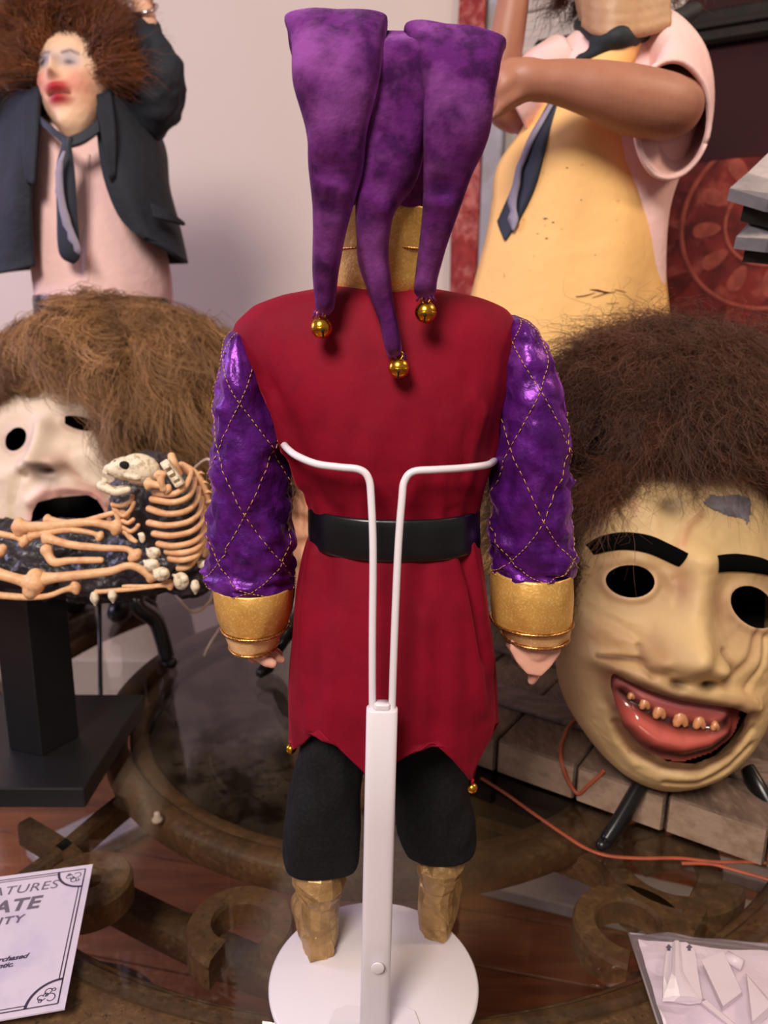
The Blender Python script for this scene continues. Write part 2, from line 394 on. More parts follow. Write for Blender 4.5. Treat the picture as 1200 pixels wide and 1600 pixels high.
def bar(pts, w=0.010, z=-0.04, h=0.018):
    q = cr([G(*p, z) for p in pts], 8); t_, N, B = frames(q); hz = np.array((0, 0, 1.0)); rings = []
    for i in range(len(q)):
        s = np.cross(t_[i], hz); s /= np.linalg.norm(s)
        rings.append([q[i] + s * a + hz * b for a, b in ((-w, -h * .6), (w, -h * .6), (w, h * .5), (w * .8, h * .8), (-w * .8, h * .8), (-w, h * .5))])
    return loft(rings)
obj('scroll_arm', bar([(1000, 1345), (1085, 1330), (1110, 1370), (1090, 1430), (1060, 1490), (1050, 1560)]), M_twood, tb, smooth=False)
obj('scroll_arm', bar([(745, 1300), (840, 1330), (930, 1365), (965, 1410), (1000, 1440)], 0.008, -0.06), M_twood, tb, smooth=False)
obj('scroll_arm', bar([(240, 1225), (170, 1280), (95, 1345), (20, 1400)], 0.008, -0.06), M_twood, tb, smooth=False)
obj('scroll_arm', bar([(40, 1300), (110, 1345), (150, 1395)], 0.008, -0.06), M_twood, tb, smooth=False)
obj('stretcher', bar([(160, 1400), (300, 1470), (440, 1530), (560, 1560)], 0.016, -0.13, 0.02), M_twood, tb)
for k in range(4):
    t = radians(45 + 90 * k); e = np.array((cos(t), sin(t), 0))
    q = [TC + e * r + np.array((0, 0, z)) for r, z in ((0.54, -0.05), (0.50, -0.14), (0.38, -0.24), (0.36, -0.34), (0.44, -0.42), (0.50, ZF + 0.022))]
    obj('leg', tube(q, [.026, .026, .022, .02, .02, .02], 10, 6), M_twood, tb)
M_bump = mat('clear_bumper', (205, 190, 180), 0.2, coat=0.5)
b0 = G(245, 1270, -0.012)
bp = obj('glass_bumper', lathe([(0.002, -0.010), (0.0055, -0.009), (0.0055, -0.006), (0.003, -0.004), (0.003, 0.0), (0.001, 0.001)], b0, 16), M_bump, tb)

# ================================================================ JESTER DOLL ON A WHITE STAND
DM = 0.49
M_red = mat('red_velvet', (126, 0, 30), 0.75, var=[(30, 0.45, (94, 0, 20), 0.42, 0.62)], sheen=(0.3, (240, 60, 90), 0.3), bump=[(900, 0.25), (60, 0.12)], spec=0.2)
M_purple = mat('purple_velvet', (112, 38, 128), 0.6, var=[(70, 0.7, (54, 14, 68), 0.46, 0.6), (16, 0.8, (178, 96, 192), 0.48, 0.64)], sheen=(0.8, (205, 130, 215), 0.4), bump=[(700, 0.3), (70, 0.3)], spec=0.25, nap=(0, 0, -0.8))
M_sleeve = mat('purple_panne', (96, 28, 128), 0.36, 0.45, var=[(90, 0.5, (44, 8, 62), 0.42, 0.6), (30, 0.5, (150, 70, 184), 0.54, 0.66)], sheen=(0.35, (190, 100, 225), 0.3), bump=[(110, 0.6), (500, 0.2)], spec=0.35)
M_gold = mat('gold_lame', (218, 168, 86), 0.38, 0.45, var=[(700, 0.6, (244, 210, 136), 0.52, 0.62), (40, 0.35, (184, 130, 56), 0.5, 0.65)], bump=[(600, 0.25), (60, 0.25)])
M_sheer = mat('sheer_gold_ribbon', (226, 182, 122), 0.42, 0.3, var=[(800, 0.6, (250, 222, 170), 0.52, 0.62)], bump=(700, 0.25))
M_braid = mat('gold_braid', (170, 112, 52), 0.3, 0.9, var=(900, 0.7, (250, 220, 150), 0.5, 0.6), bump=(900, 0.6))
M_thread = mat('gold_thread', (196, 150, 84), 0.5, 0.3)
M_black = mat('black_cotton', (17, 17, 19), 0.85, var=(400, 0.5, (30, 30, 34), 0.45, 0.6), bump=[(900, 0.3), (40, 0.25)], spec=0.2)
M_satin = mat('black_satin', (11, 12, 15), 0.30, spec=0.6, bump=(60, 0.06))
M_bell = mat('brass_bell', (222, 160, 50), 0.22, 1.0, bump=(120, 0.06))
M_slot = mat('bell_slot', (18, 10, 6), 0.8)
M_flesh = mat('painted_wood_flesh', (222, 168, 146), 0.55, var=(60, 0.4, (204, 146, 122), 0.45, 0.65), bump=(90, 0.15))
M_boot = mat('gold_painted_wood', (166, 130, 82), 0.40, 0.35, var=[(60, 0.6, (116, 86, 48), 0.45, 0.62), (140, 0.5, (210, 176, 120), 0.55, 0.7)], bump=(150, 0.5))
M_whitep = mat('white_enamel', (214, 207, 213), 0.38, coat=0.2)
M_dark = mat('dark_hood_lining', (14, 8, 12), 0.9)

def ring_px(y, xl, xr, b, d=DM, n=56, e=2.3, tilt=0.0):
    A, B = P(xl, y, d), P(xr, y, d); c = (A + B) / 2; hw = (B[0] - A[0]) / 2
    th = np.arange(n) * 2 * pi / n; q = []
    for t in th:
        cx = np.sign(cos(t)) * abs(cos(t)) ** (2 / e); sy = np.sign(sin(t)) * abs(sin(t)) ** (2 / e)
        q.append((c[0] + hw * cx, c[1] + b * sy, c[2] + tilt * hw * cx))
    return np.array(q)
def prof(rows, k=4, n=56, e=2.3, d=DM):
    """rows: (y, xl, xr, b[, d])  ->  smooth rings"""
    R = [list(r) + [d] if len(r) == 4 else list(r) for r in rows]
    return np.array([ring_px(q[0], q[1], q[2], q[3], q[4], n, e) for q in cr(R, k)])
def swell(rings, amp, sx, sz, seed, mask=None):
    c = rings.mean(axis=1, keepdims=True); v = rings - c; L = np.linalg.norm(v, axis=2, keepdims=True)
    nn = vnoise(rings * np.array((sx, sx, sz)), 1.0, seed)[..., None]
    if mask is not None: nn = nn * mask[:, None, None]
    return rings + v / np.maximum(L, 1e-6) * nn * amp

foot_z = 0.0065
def creases(rings, lines):
    """cloth creases measured on the photo: (line, width, height in metres) pushed out of the cloth's back side"""
    R = np.array(rings, float); q = R - CAM; z = q @ FW; u = 600 + FPX * (q @ RT) / z; v = 800 - FPX * (q @ UP) / z
    c = R.mean(axis=1, keepdims=True); n = R - c; n /= np.maximum(np.linalg.norm(n, axis=2, keepdims=True), 1e-9); back = np.clip((c[..., 1] - R[..., 1]) / 0.012, 0, 1)
    for pts, w, a in lines:
        best = np.full(u.shape, 1e9)
        for (x0, y0), (x1, y1) in zip(pts[:-1], pts[1:]):
            t = np.clip(((u - x0) * (x1 - x0) + (v - y0) * (y1 - y0)) / ((x1 - x0) ** 2 + (y1 - y0) ** 2 + 1e-9), 0, 1); best = np.minimum(best, np.hypot(u - x0 - t * (x1 - x0), v - y0 - t * (y1 - y0)))
        R = R + n * (a * back * np.exp(-(best / w) ** 2))[..., None]
    return R
doll = thing('jester_doll', 'jester doll seen from behind in red velvet tunic and purple three-pointed belled hat', 'doll', (0.0, 0.50, foot_z))
# tunic: yoke and chest
tr = prof([(449, 522, 668, .026), (456, 480, 712, .034), (466, 435, 757, .040), (482, 398, 790, .044), (510, 370, 806, .048), (545, 372, 806, .051), (600, 398, 796, .054),
           (650, 426, 783, .054), (700, 446, 769, .052), (745, 462, 760, .048), (775, 480, 750, .045), (800, 490, 742, .0435)], 5, 110)
tr = swell(tr, 0.0030, 150, 26, 3, np.clip((np.arange(len(tr)) - 18) / 20.0, .25, 1))
tr = creases(tr, [([(752, 640), (736, 700), (730, 760)], 8, .0032), ([(735, 620), (716, 690), (708, 780)], 8, .0030), ([(724, 650), (722, 700), (719, 770)], 6, -.0022), ([(695, 650), (688, 720), (700, 785)], 9, .0022), ([(414, 600), (438, 650), (450, 705)], 8, .0034), ([(432, 630), (452, 690), (470, 760)], 7, .0026), ([(428, 600), (446, 665)], 6, -.002), ([(520, 740), (530, 785)], 10, .0018), ([(620, 750), (640, 785)], 9, .0018)])
tunic = obj('tunic', loft(tr), M_red, doll)
# collar fold
obj('collar', loft(prof([(470, 508, 690, .036), (455, 520, 680, .034), (447, 525, 676, .032), (450, 530, 670, .029), (462, 530, 670, .028)], 3, 56)), M_red, tunic)
# skirt with pointed hem
sr = prof([(828, 488, 744, .0435), (850, 480, 750, .046), (900, 470, 757, .050), (960, 460, 764, .054), (1040, 451, 771, .057), (1100, 448, 775, .058)], 5, 120)
hem = [(440, 1150), (449, 1160), (455, 1170), (500, 1137), (577, 1216), (676, 1155), (738, 1221), (776, 1128), (785, 1126)]
hx = [h[0] for h in hem]; hy = [h[1] for h in hem]
last = sr[-1]; xl, xr = 448.0, 776.0; hemring = []
for p in last:
    fx_ = (p[0] - last[:, 0].min()) / (last[:, 0].max() - last[:, 0].min()); px = xl + (xr - xl) * fx_
    yy = np.interp(px, hx, hy)
    q = P(px, yy, p[1]); hemring.append((q[0], p[1] - 0.001, q[2]))
hemring = np.array(hemring)
hem_tips = []
for side in (-1, 1):
    k_ = [i for i in range(len(hemring)) if hemring[i][1] < DM - .004 and (hemring[i][0] - (last[:, 0].min() + last[:, 0].max()) / 2) * side > .03]
    hem_tips.append(hemring[min(k_, key=lambda i: hemring[i][2])])
ext = np.array([last + (hemring - last) * t for t in np.linspace(0.125, 1, 8)])
sr = np.concatenate([sr, ext]); m_ = np.linspace(0.4, 1.0, len(sr))
sr = swell(sr, 0.0040, 90, 9, 8, m_)
sr = creases(sr, [([(700, 850), (722, 920), (744, 1040), (750, 1110)], 9, .0036), ([(732, 850), (748, 930), (764, 1040)], 8, .0034), ([(718, 860), (736, 930), (752, 1030)], 7, -.0026), ([(492, 860), (478, 960), (470, 1080)], 9, .0030), ([(640, 860), (655, 980), (680, 1100)], 16, .0020), ([(540, 870), (530, 1000), (515, 1110)], 16, .0018), ([(660, 960), (668, 975)], 9, .0016)])
o = obj('tunic_skirt', loft(sr, False, False), M_red, doll); s_ = o.modifiers.new('thick', 'SOLIDIFY'); s_.thickness = 0.0012; s_.offset = -1
# side seam on the left of the skirt
# belt
br = prof([(784, 484, 747, .0468), (788, 482, 749, .0485), (815, 482, 749, .0490), (840, 483, 750, .0490), (844, 485, 748, .0478)], 3, 84)
obj('belt', loft(br, False, False), M_satin, doll)
# sleeves
def sleeve(rows, seed, gather):
    R = prof(rows, 6, 64, 2.0)
    m = np.linspace(0.5, 1.0, len(R)) * np.clip((len(R) - 1 - np.arange(len(R))) / 9.0, 0.12, 1)
    R = swell(R, 0.0042, 60, 130, seed, m)
    R = swell(R, 0.0042 * gather, 140, 300, seed + 5, m ** 3)
    R = swell(R, 0.0012, 420, 60, seed + 9)
    return R
SL = sleeve([(512, 374, 396, .004), (525, 356, 404, .026), (560, 349, 416, .034), (610, 341, 432, .038), (660, 337, 444, .039), (720, 333, 450, .037), (790, 330, 453, .034), (850, 328, 459, .031), (890, 325, 463, .030), (908, 329, 462, .028), (918, 340, 456, .025)], 21, 1.2)
SR = sleeve([(492, 794, 806, .004), (505, 786, 830, .024), (540, 778, 850, .032), (590, 770, 870, .037), (650, 766, 881, .039), (720, 764, 888, .037), (800, 764, 890, .034), (850, 767, 893, .031), (880, 768, 895, .030), (893, 770, 893, .028), (900, 776, 886, .025)], 33, 1.0)
for R in (SL, SR):
    sl = obj('sleeve', loft(R), M_sleeve, doll)
    m, n = R.shape[:2]; cen = R.mean(axis=1)
    def at(v, u):
        v = min(max(v, 0), m - 1.001); i = int(v); f = v - i; u = (u % 1.0) * n; j = int(u) % n; g = u - int(u)
        p = (R[i, j] * (1 - g) + R[i, (j + 1) % n] * g) * (1 - f) + (R[i + 1, j] * (1 - g) + R[i + 1, (j + 1) % n] * g) * f
        c = cen[i] * (1 - f) + cen[i + 1] * f; e = p - c; return p + e / np.linalg.norm(e) * 0.0007
    dashes = []
    for sgn in (-1, 1):
        for k in range(4):
            u0 = k / 4.0 + (0.03 if sgn > 0 else 0)
            N = 120
            for s in range(0, N, 2):
                a, b = s / N, (s + 1.25) / N
                pa, pb = [at(4 + (m - 9) * t, u0 + sgn * 0.80 * t) for t in (a, b)]
                dashes.append(tube([pa, pb], 0.00028, 4))
    obj('stitching', merge(*dashes), M_thread, sl, kind='stuff')
# cuffs
def cuff(rows1, rows2, lines):
    c1 = obj('cuff', loft(swell(prof(rows1, 5, 56, 2.1), 0.0010, 120, 60, 5), False, False), M_gold, doll); c1.modifiers.new('t', 'SOLIDIFY').thickness = 0.001
    c2 = obj('cuff_lining', loft(swell(prof(rows2, 4, 56, 2.1), 0.0009, 150, 60, 6), False, False), M_sheer, doll); c2.modifiers.new('t', 'SOLIDIFY').thickness = 0.001
    for (r, k) in lines:
        q = np.array(list(r) + [r[0]])
        obj('braid_trim', tube(q, 0.0011, 6), M_braid, c1 if k == 0 else c2)
r1 = [(910, 333, 460, .029), (930, 336, 459, .031), (955, 342, 456, .030), (975, 349, 449, .027)]
r2 = [(965, 348, 450, .026), (985, 353, 443, .0245), (1004, 361, 433, .022)]
cuff(r1, r2, [(ring_px(976, 348, 450, .0275, DM, 56, 2.1), 0), (ring_px(1005, 360, 434, .0225, DM, 56, 2.1), 1)])
r1 = [(888, 769, 894, .029), (915, 767, 893, .032), (945, 767, 893, .031), (966, 769, 892, .029)]
r2 = [(958, 772, 890, .028), (975, 777, 889, .027), (990, 786, 886, .024)]
cuff(r1, r2, [(ring_px(967, 768, 893, .0295, DM, 56, 2.1), 0), (ring_px(991, 785, 887, .0245, DM, 56, 2.1), 1)])
# hands
def caps(lst, s=0.00047):
    return merge(*[tube([P(*q[:3]) for q in c], [q[3] * s for q in c], 10, 0, round_ends=True) for c in lst])
hl = caps([[(398, 985, .487, 19), (396, 1003, .487, 17), (402, 1018, .485, 12)], [(386, 1000, .482, 11), (402, 1022, .479, 10), (418, 1034, .478, 8.5), (426, 1037, .478, 7)],
           [(402, 1005, .489, 10), (420, 1020, .488, 8.5), (434, 1029, .488, 7), (440, 1031, .489, 6)], [(405, 1002, .497, 10), (424, 1014, .499, 8), (436, 1022, .502, 6)],
           [(402, 1000, .505, 9), (418, 1008, .510, 7.5), (428, 1014, .515, 6)], [(390, 1002, .497, 9), (388, 1018, .503, 8), (396, 1030, .507, 6.5)]])
remesh(obj('hand', hl, M_flesh, doll), 0.0008, 3)
hr = merge(prism([P(x, y, .474) for x, y in ((806, 975), (868, 972), (878, 1000), (877, 1020), (862, 1042), (846, 1058), (824, 1054), (808, 1036), (797, 1016), (800, 992))], FW, .020), ball(P(838, 1008, .483), (.0125, .012, .013), 16, 12),
           caps([[(814, 1020, .492, 10), (818, 1036, .506, 10), (822, 1022, .514, 9)], [(830, 1030, .492, 10), (833, 1046, .506, 10), (834, 1030, .516, 9)], [(848, 1028, .492, 10), (848, 1040, .506, 10), (848, 1024, .515, 9)], [(862, 1014, .492, 9), (862, 1026, .505, 9), (860, 1012, .512, 8)],
                 [(836, 1040, .484, 10), (834, 1056, .484, 9), (831, 1063, .485, 7)], [(816, 985, .484, 10), (806, 986, .487, 9), (801, 992, .491, 8)]]))
remesh(obj('hand', hr, M_flesh, doll), 0.0009, 7, 0.5)
# trousers and boots
M_boots = M_boot
tl = swell(prof([(1090, 485, 560, .022), (1140, 474, 562, .024), (1200, 462, 562, .027), (1260, 453, 560, .028), (1300, 448, 559, .027), (1330, 445, 558, .023), (1342, 446, 556, .0215), (1346, 449, 552, .0205), (1340, 452, 548, .0195)], 5, 64, 2.6, G(503, 1500, foot_z)[1] + .016), 0.0034, 70, 45, 41)
obj('trouser_leg', loft(tl, True, False), M_black, doll)
tl = swell(prof([(1090, 632, 718, .022), (1150, 628, 724, .024), (1200, 622, 727, .027), (1250, 619, 733, .028), (1285, 622, 741, .027), (1310, 627, 744, .023), (1322, 631, 743, .0215), (1326, 634, 740, .0205), (1320, 637, 736, .0195)], 5, 64, 2.6, G(680, 1470, foot_z)[1] + .016), 0.0034, 70, 45, 47)
obj('trouser_leg', loft(tl, True, False), M_black, doll)
def boot(rows, d, heel, yaw, seed):
    rr = np.random.default_rng(seed)
    d = G(*heel, foot_z)[1] + 0.0150
    R = prof(rows, 2, 13, 2.0, d); R = R + rr.normal(0, 0.0006, R.shape)
    up = obj('boot', loft(R), M_boots, doll, smooth=False)
    f = np.array((sin(yaw), cos(yaw), 0)); s = np.array((cos(yaw), -sin(yaw), 0)); hz = np.array((0, 0, 1.0)); rings = []
    h0 = G(*heel, foot_z)
    for t, w, h in ((0.0, .0090, .022), (.006, .0108, .026), (.022, .0116, .026), (.036, .0114, .022), (.050, .0108, .017), (.060, .009, .013), (.065, .005, .009)):
        c = h0 + f * t
        rings.append([c + s * w * a + hz * h * b for a, b in ((-.9, 0), (.9, 0), (1.0, .25), (.9, .6), (.5, .95), (0, 1.02), (-.5, .95), (-.9, .6), (-1.0, .25))])
    rings = np.array(rings) + rr.normal(0, 0.0006, np.array(rings).shape); rings[..., 2] = np.maximum(rings[..., 2], foot_z)
    obj('boot_foot', loft(rings), M_boots, doll, smooth=False)
boot([(1325, 476, 524, .010), (1342, 468, 532, .014), (1366, 456, 540, .021), (1380, 460, 537, .022), (1393, 466, 532, .0195), (1400, 470, 530, .018), (1440, 470, 529, .0165), (1480, 474, 526, .0150)], 0.500, (503, 1500), radians(-20), 5)
boot([(1305, 664, 712, .010), (1322, 658, 720, .014), (1344, 650, 726, .021), (1358, 652, 722, .021), (1372, 656, 714, .019), (1382, 656, 711, .018), (1420, 653, 709, .0165), (1452, 655, 706, .0150)], 0.512, (680, 1470), radians(16), 9)

# head, hood and hat
hc = P(612, 240, DM)
hd = merge(ball(hc, (.041, .044, .050), 24, 16), tube([hc + np.array((0, 0, -.03)), hc + np.array((0, -.003, -.10))], [.024, .026], 14), ball(hc + np.array((0, .046, -.004)), (.006, .009, .011), 10, 8), ball(hc + np.array((0, .040, -.030)), (.014, .008, .008), 10, 8))
remesh(obj('head', hd, M_flesh, doll), 0.002, 4)
obj('cowl', loft(swell(prof([(335, 508, 690, .046), (360, 516, 684, .045), (400, 521, 679, .042), (440, 524, 676, .038), (462, 526, 674, .034)], 4, 56, 2.1), 0.0016, 90, 40, 14), False, False), M_gold, doll).modifiers.new('t', 'SOLIDIFY').thickness = 0.001
cw = ring_px(396, 520, 680, .0428, DM, 56, 2.1); cq = np.array(list(cw) + [cw[0]]); obj('cowl_seam', tube(cq, 0.0009, 6), M_braid, doll)
q = [P(560 + 14 * t, 340 + 0 * t, .4) for t in (0,)]
hood = obj('hood', loft(swell(prof([(345, 520, 690, .043), (330, 508, 698, .048), (280, 492, 724, .053), (200, 480, 748, .054), (120, 474, 758, .050), (95, 490, 745, .040), (70, 530, 700, .022)], 5, 64, 2.3), 0.002, 60, 40, 17), False, True), M_purple, doll)
obj('hood_lining', loft(prof([(352, 525, 686, .040), (335, 516, 690, .045), (290, 505, 706, .048)], 3, 48, 2.3), False, False), M_dark, hood)
def horn(rows, seed):
    q = cr(rows, 6); c = np.array([P(a[0], a[1], a[2]) for a in q]); w = np.array([np.linalg.norm(P(a[0] + a[3], a[1], a[2]) - P(a[0] - a[3], a[1], a[2])) / 2 for a in q]); h = q[:, 4]
    t = np.gradient(c, axis=0); t /= np.linalg.norm(t, axis=1, keepdims=True)
    X = RT[None] - t * (t @ RT)[:, None]; X /= np.linalg.norm(X, axis=1, keepdims=True); N = np.cross(t, X)
    th = np.arange(40) * 2 * pi / 40
    cs = np.sign(np.cos(th)) * np.abs(np.cos(th)) ** 0.8; sn = np.sign(np.sin(th)) * np.abs(np.sin(th)) ** 0.6
    R = c[:, None] + X[:, None] * (w[:, None] * cs[None])[..., None] + N[:, None] * (h[:, None] * sn[None])[..., None]
    return swell(R, 0.0018, 70, 45, seed)
HL = horn([(534, 190, .478, 50, .007), (532, 120, .480, 64, .008), (529, 72, .477, 76, .009), (527, 36, .466, 80, .006), (527, 38, .454, 79, .006), (527, 74, .443, 74, .008), (526, 130, .435, 65, .009),
           (526, 200, .431, 52, .009), (523, 270, .430, 40, .009), (519, 330, .430, 29, .009), (511, 410, .431, 19, .0085), (506, 455, .432, 16, .008), (504, 480, .432, 14, .007), (503, 491, .432, 8, .004)], 3)
HR = horn([(690, 220, .478, 50, .007), (698, 150, .480, 60, .008), (706, 100, .477, 72, .009), (710, 62, .466, 78, .006), (713, 58, .454, 75, .006), (720, 92, .443, 65, .008), (718, 150, .435, 57, .009),
           (711, 215, .431, 49, .009), (700, 275, .430, 38, .009), (689, 330, .430, 28, .009), (676, 390, .431, 21, .0085), (668, 430, .432, 17, .008), (665, 455, .432, 16, .007), (665, 465, .432, 8, .004)], 7)
for R_, tl_ in ((HL, 0.0), (HR, 0.14)):
    # the fold at the top sags: higher on the inner corner
    z_ = np.clip((R_[..., 2] - R_[..., 2].max() + 0.05) / 0.05, 0, 1); R_[..., 2] -= tl_ * z_ * (R_[..., 0] - R_[..., 0].mean())
HC = horn([(634, 190, .468, 26, .007), (634, 130, .466, 28, .008), (634, 98, .460, 29, .008), (632, 96, .452, 31, .009), (628, 140, .447, 40, .009), (620, 200, .443, 46, .009), (606, 262, .441, 45, .010), (590, 310, .439, 35, .010),
           (583, 350, .437, 28, .010), (584, 400, .435, 24, .0095), (594, 450, .433, 20, .009), (606, 500, .432, 15.5, .008), (616, 545, .431, 11, .006), (619, 556, .431, 6, .003)], 11)
HR = creases(HR, [([(678, 292), (698, 300)], 13, -.0075), ([(668, 310), (700, 318)], 9, .003), ([(664, 120), (668, 240)], 8, .002)]); HL = creases(HL, [([(505, 262), (540, 275)], 14, -.004), ([(500, 320), (535, 330)], 12, -.003)]); HC = creases(HC, [([(600, 205), (612, 215)], 12, -.003), ([(575, 310), (600, 330)], 12, .003)])
for R, (bx, by), tip in ((HL, (502, 512), (503, 490)), (HR, (665, 488), (665, 464)), (HC, (623, 575), (620, 555))):
    hn = obj('hat_horn', loft(R), M_purple, doll)
    fr_ = []
    for k in range(14):
        a_ = random.uniform(-1, 1); p0 = P(tip[0] + 8 * a_, tip[1] - 3, .4315); p1 = P(tip[0] + 16 * a_, tip[1] + random.uniform(0, 9), .430 - random.uniform(0, .004)); fr_.append(tube([p0, (p0 + p1) / 2 + np.array((0, -.001, .0005)), p1], 0.0006, 5))
    obj('frayed_tie', merge(*fr_), M_purple, hn)
    bc = P(bx, by, .428); rb = 0.0058
    bl = obj('bell', merge(ball(bc, rb, 24, 16), loft([[bc + np.array((r * cos(t), r * sin(t), z)) for t in np.arange(24) * 2 * pi / 24] for r, z in ((rb * .99, -.0004), (rb * 1.06, 0), (rb * .99, .0004))])), M_bell, hn)
    ring = [bc + np.array((0.0022 * cos(t), 0, rb + 0.0012 + 0.0022 * sin(t))) for t in np.linspace(0, 2 * pi, 14)]
    obj('bell_loop', tube(ring, 0.0006, 6), M_bell, bl)
    vdir = np.array((0.0, -0.80, -0.60)) + np.array((random.uniform(-.25, .35), 0, 0)); vdir /= np.linalg.norm(vdir); sd = np.cross(vdir, (1, 0, 0)); sd /= np.linalg.norm(sd)
    obj('bell_slot', merge(slab(bc + vdir * rb * .985, np.cross(sd, vdir) * .0005, sd * .0024, vdir * .0003), ball(bc + (vdir + sd * .40) / np.linalg.norm(vdir + sd * .40) * rb * .98, .0011, 8, 6)), M_slot, bl, smooth=False)
# bells on the hem points
for tp in hem_tips:
    bc = np.array(tp) + np.array((.0030 if tp[0] < 0 else -.0004, -.0005, -.0046)); bl = obj('hem_bell', ball(bc, .0036, 18, 12), M_bell, doll); obj('hem_loop', tube([bc + np.array((0, 0, .003)), bc + np.array((0.0003, 0, .0062))], 0.001, 6), M_red, bl)

# ---------------------------------------------------------------- white doll stand
dc = G(584, 1532, 0.003); dr = float(np.linalg.norm(G(418, 1545, 0.005) - G(749, 1545, 0.005)) / 2)
st = thing('doll_stand', 'white metal doll stand with round base, post and waist wire gripping the jester', 'stand', (dc[0], dc[1], 0.0006))
obj('base_disc', lathe([(0.001, 0.0008), (dr - .002, 0.0008), (dr, .0022), (dr, .0042), (dr - .0018, .0058), (0.001, .0060)], (dc[0], dc[1], 0), 96), M_whitep, st)
pt = P(597, 1106, .408); pb = np.array((P(585, 1610, .408)[0], .408, .0062))
ax = (pt - pb); L_ = np.linalg.norm(ax); ax /= L_; px_ = np.array((1.0, 0, 0)) - ax * ax[0]; px_ /= np.linalg.norm(px_); py_ = np.cross(ax, px_)
def post(w0, w1, dpt, z0, z1, k=5):
    rings = []
    for z in np.linspace(z0, z1, 4):
        w = w0 + (w1 - w0) * (z - z0) / (z1 - z0)
        q = []
        for t in np.arange(32) * 2 * pi / 32:
            q.append(pb + ax * z + px_ * w * np.sign(cos(t)) * abs(cos(t)) ** .45 + py_ * dpt * np.sign(sin(t)) * abs(sin(t)) ** .6)
        rings.append(q)
    return loft(rings)
po = obj('post', post(.0096, .0092, .0052, 0, L_), M_whitep, st)
po.modifiers.new('soft', 'BEVEL').width = 0.0006
obj('post_cap', post(.0048, .0046, .0035, L_, L_ + .0035), M_whitep, po)
sc_ = P(590, 1511, .4005)
obj('rivet', loft([[sc_ + px_ * r * cos(t) + ax * r * sin(t) - np.array((0, y, 0)) for t in np.arange(20) * 2 * pi / 20] for r, y in ((.0042, .0005), (.0042, .0012), (.0038, .0014))]), M_whitep, po)
for sg in (-1, 1):
    c = pb + np.array((sg * 0.017, 0.006, 0)); 
    poly = [c + np.array((sg * x, y, 0)) for x, y in ((-.012, -.018), (.008, -.020), (.014, -.006), (.010, .008), (.002, .012), (-.010, .010))]
    obj('base_tab', prism(poly, (0, 0, 1), .0016), M_whitep, st, smooth=False)
wl_ = [P(582, 1125, .408), P(582, 1000, .412), P(583, 860, .418), P(580, 780, .4225), P(576, 748, .4245), P(562, 734, .4255), P(530, 730, .427), P(495, 725, .4305), P(465, 713, .437), P(450, 702, .447), P(443, 694, .462), P(440, 690, .485)]
wr_ = [P(612, 1125, .408), P(616, 1000, .412), P(622, 860, .418), P(628, 780, .4225), P(632, 752, .4245), P(646, 737, .4255), P(680, 734, .427), P(715, 732, .4315), P(745, 729, .439), P(762, 726, .449), P(770, 722, .463), P(774, 718, .485)]
for w in (wl_, wr_): obj('waist_wire', tube(w, 0.0022, 12, 6, round_ends=True), M_whitep, st)

# ================================================================ FACE BUILDER (rubber masks and figure heads)
def poly_dist(u, v, pts):
    best = np.full(u.shape, 1e9)
    for (x0, y0), (x1, y1) in zip(pts[:-1], pts[1:]):
        dx, dy = x1 - x0, y1 - y0; L2 = dx * dx + dy * dy + 1e-9
        t = np.clip(((u - x0) * dx + (v - y0) * dy) / L2, 0, 1)
        best = np.minimum(best, np.hypot(u - x0 - t * dx, v - y0 - t * dy))
    return best
def in_poly(u, v, pts):
    r = np.zeros(u.shape, bool); n = len(pts)
    for i in range(n):
        (x0, y0), (x1, y1) = pts[i], pts[(i + 1) % n]
        c = ((y0 > v) != (y1 > v)) & (u < (x1 - x0) * (v - y0) / (y1 - y0 + 1e-12) + x0); r ^= c
    return r
def ell(cx, cy, a, b, rot=0, n=40):
    t = np.arange(n) * 2 * pi / n; x, y = a * np.cos(t), b * np.sin(t); c, s = cos(radians(rot)), sin(radians(rot))
    return [(cx + x_ * c - y_ * s, cy + x_ * s + y_ * c) for x_, y_ in zip(x, y)]
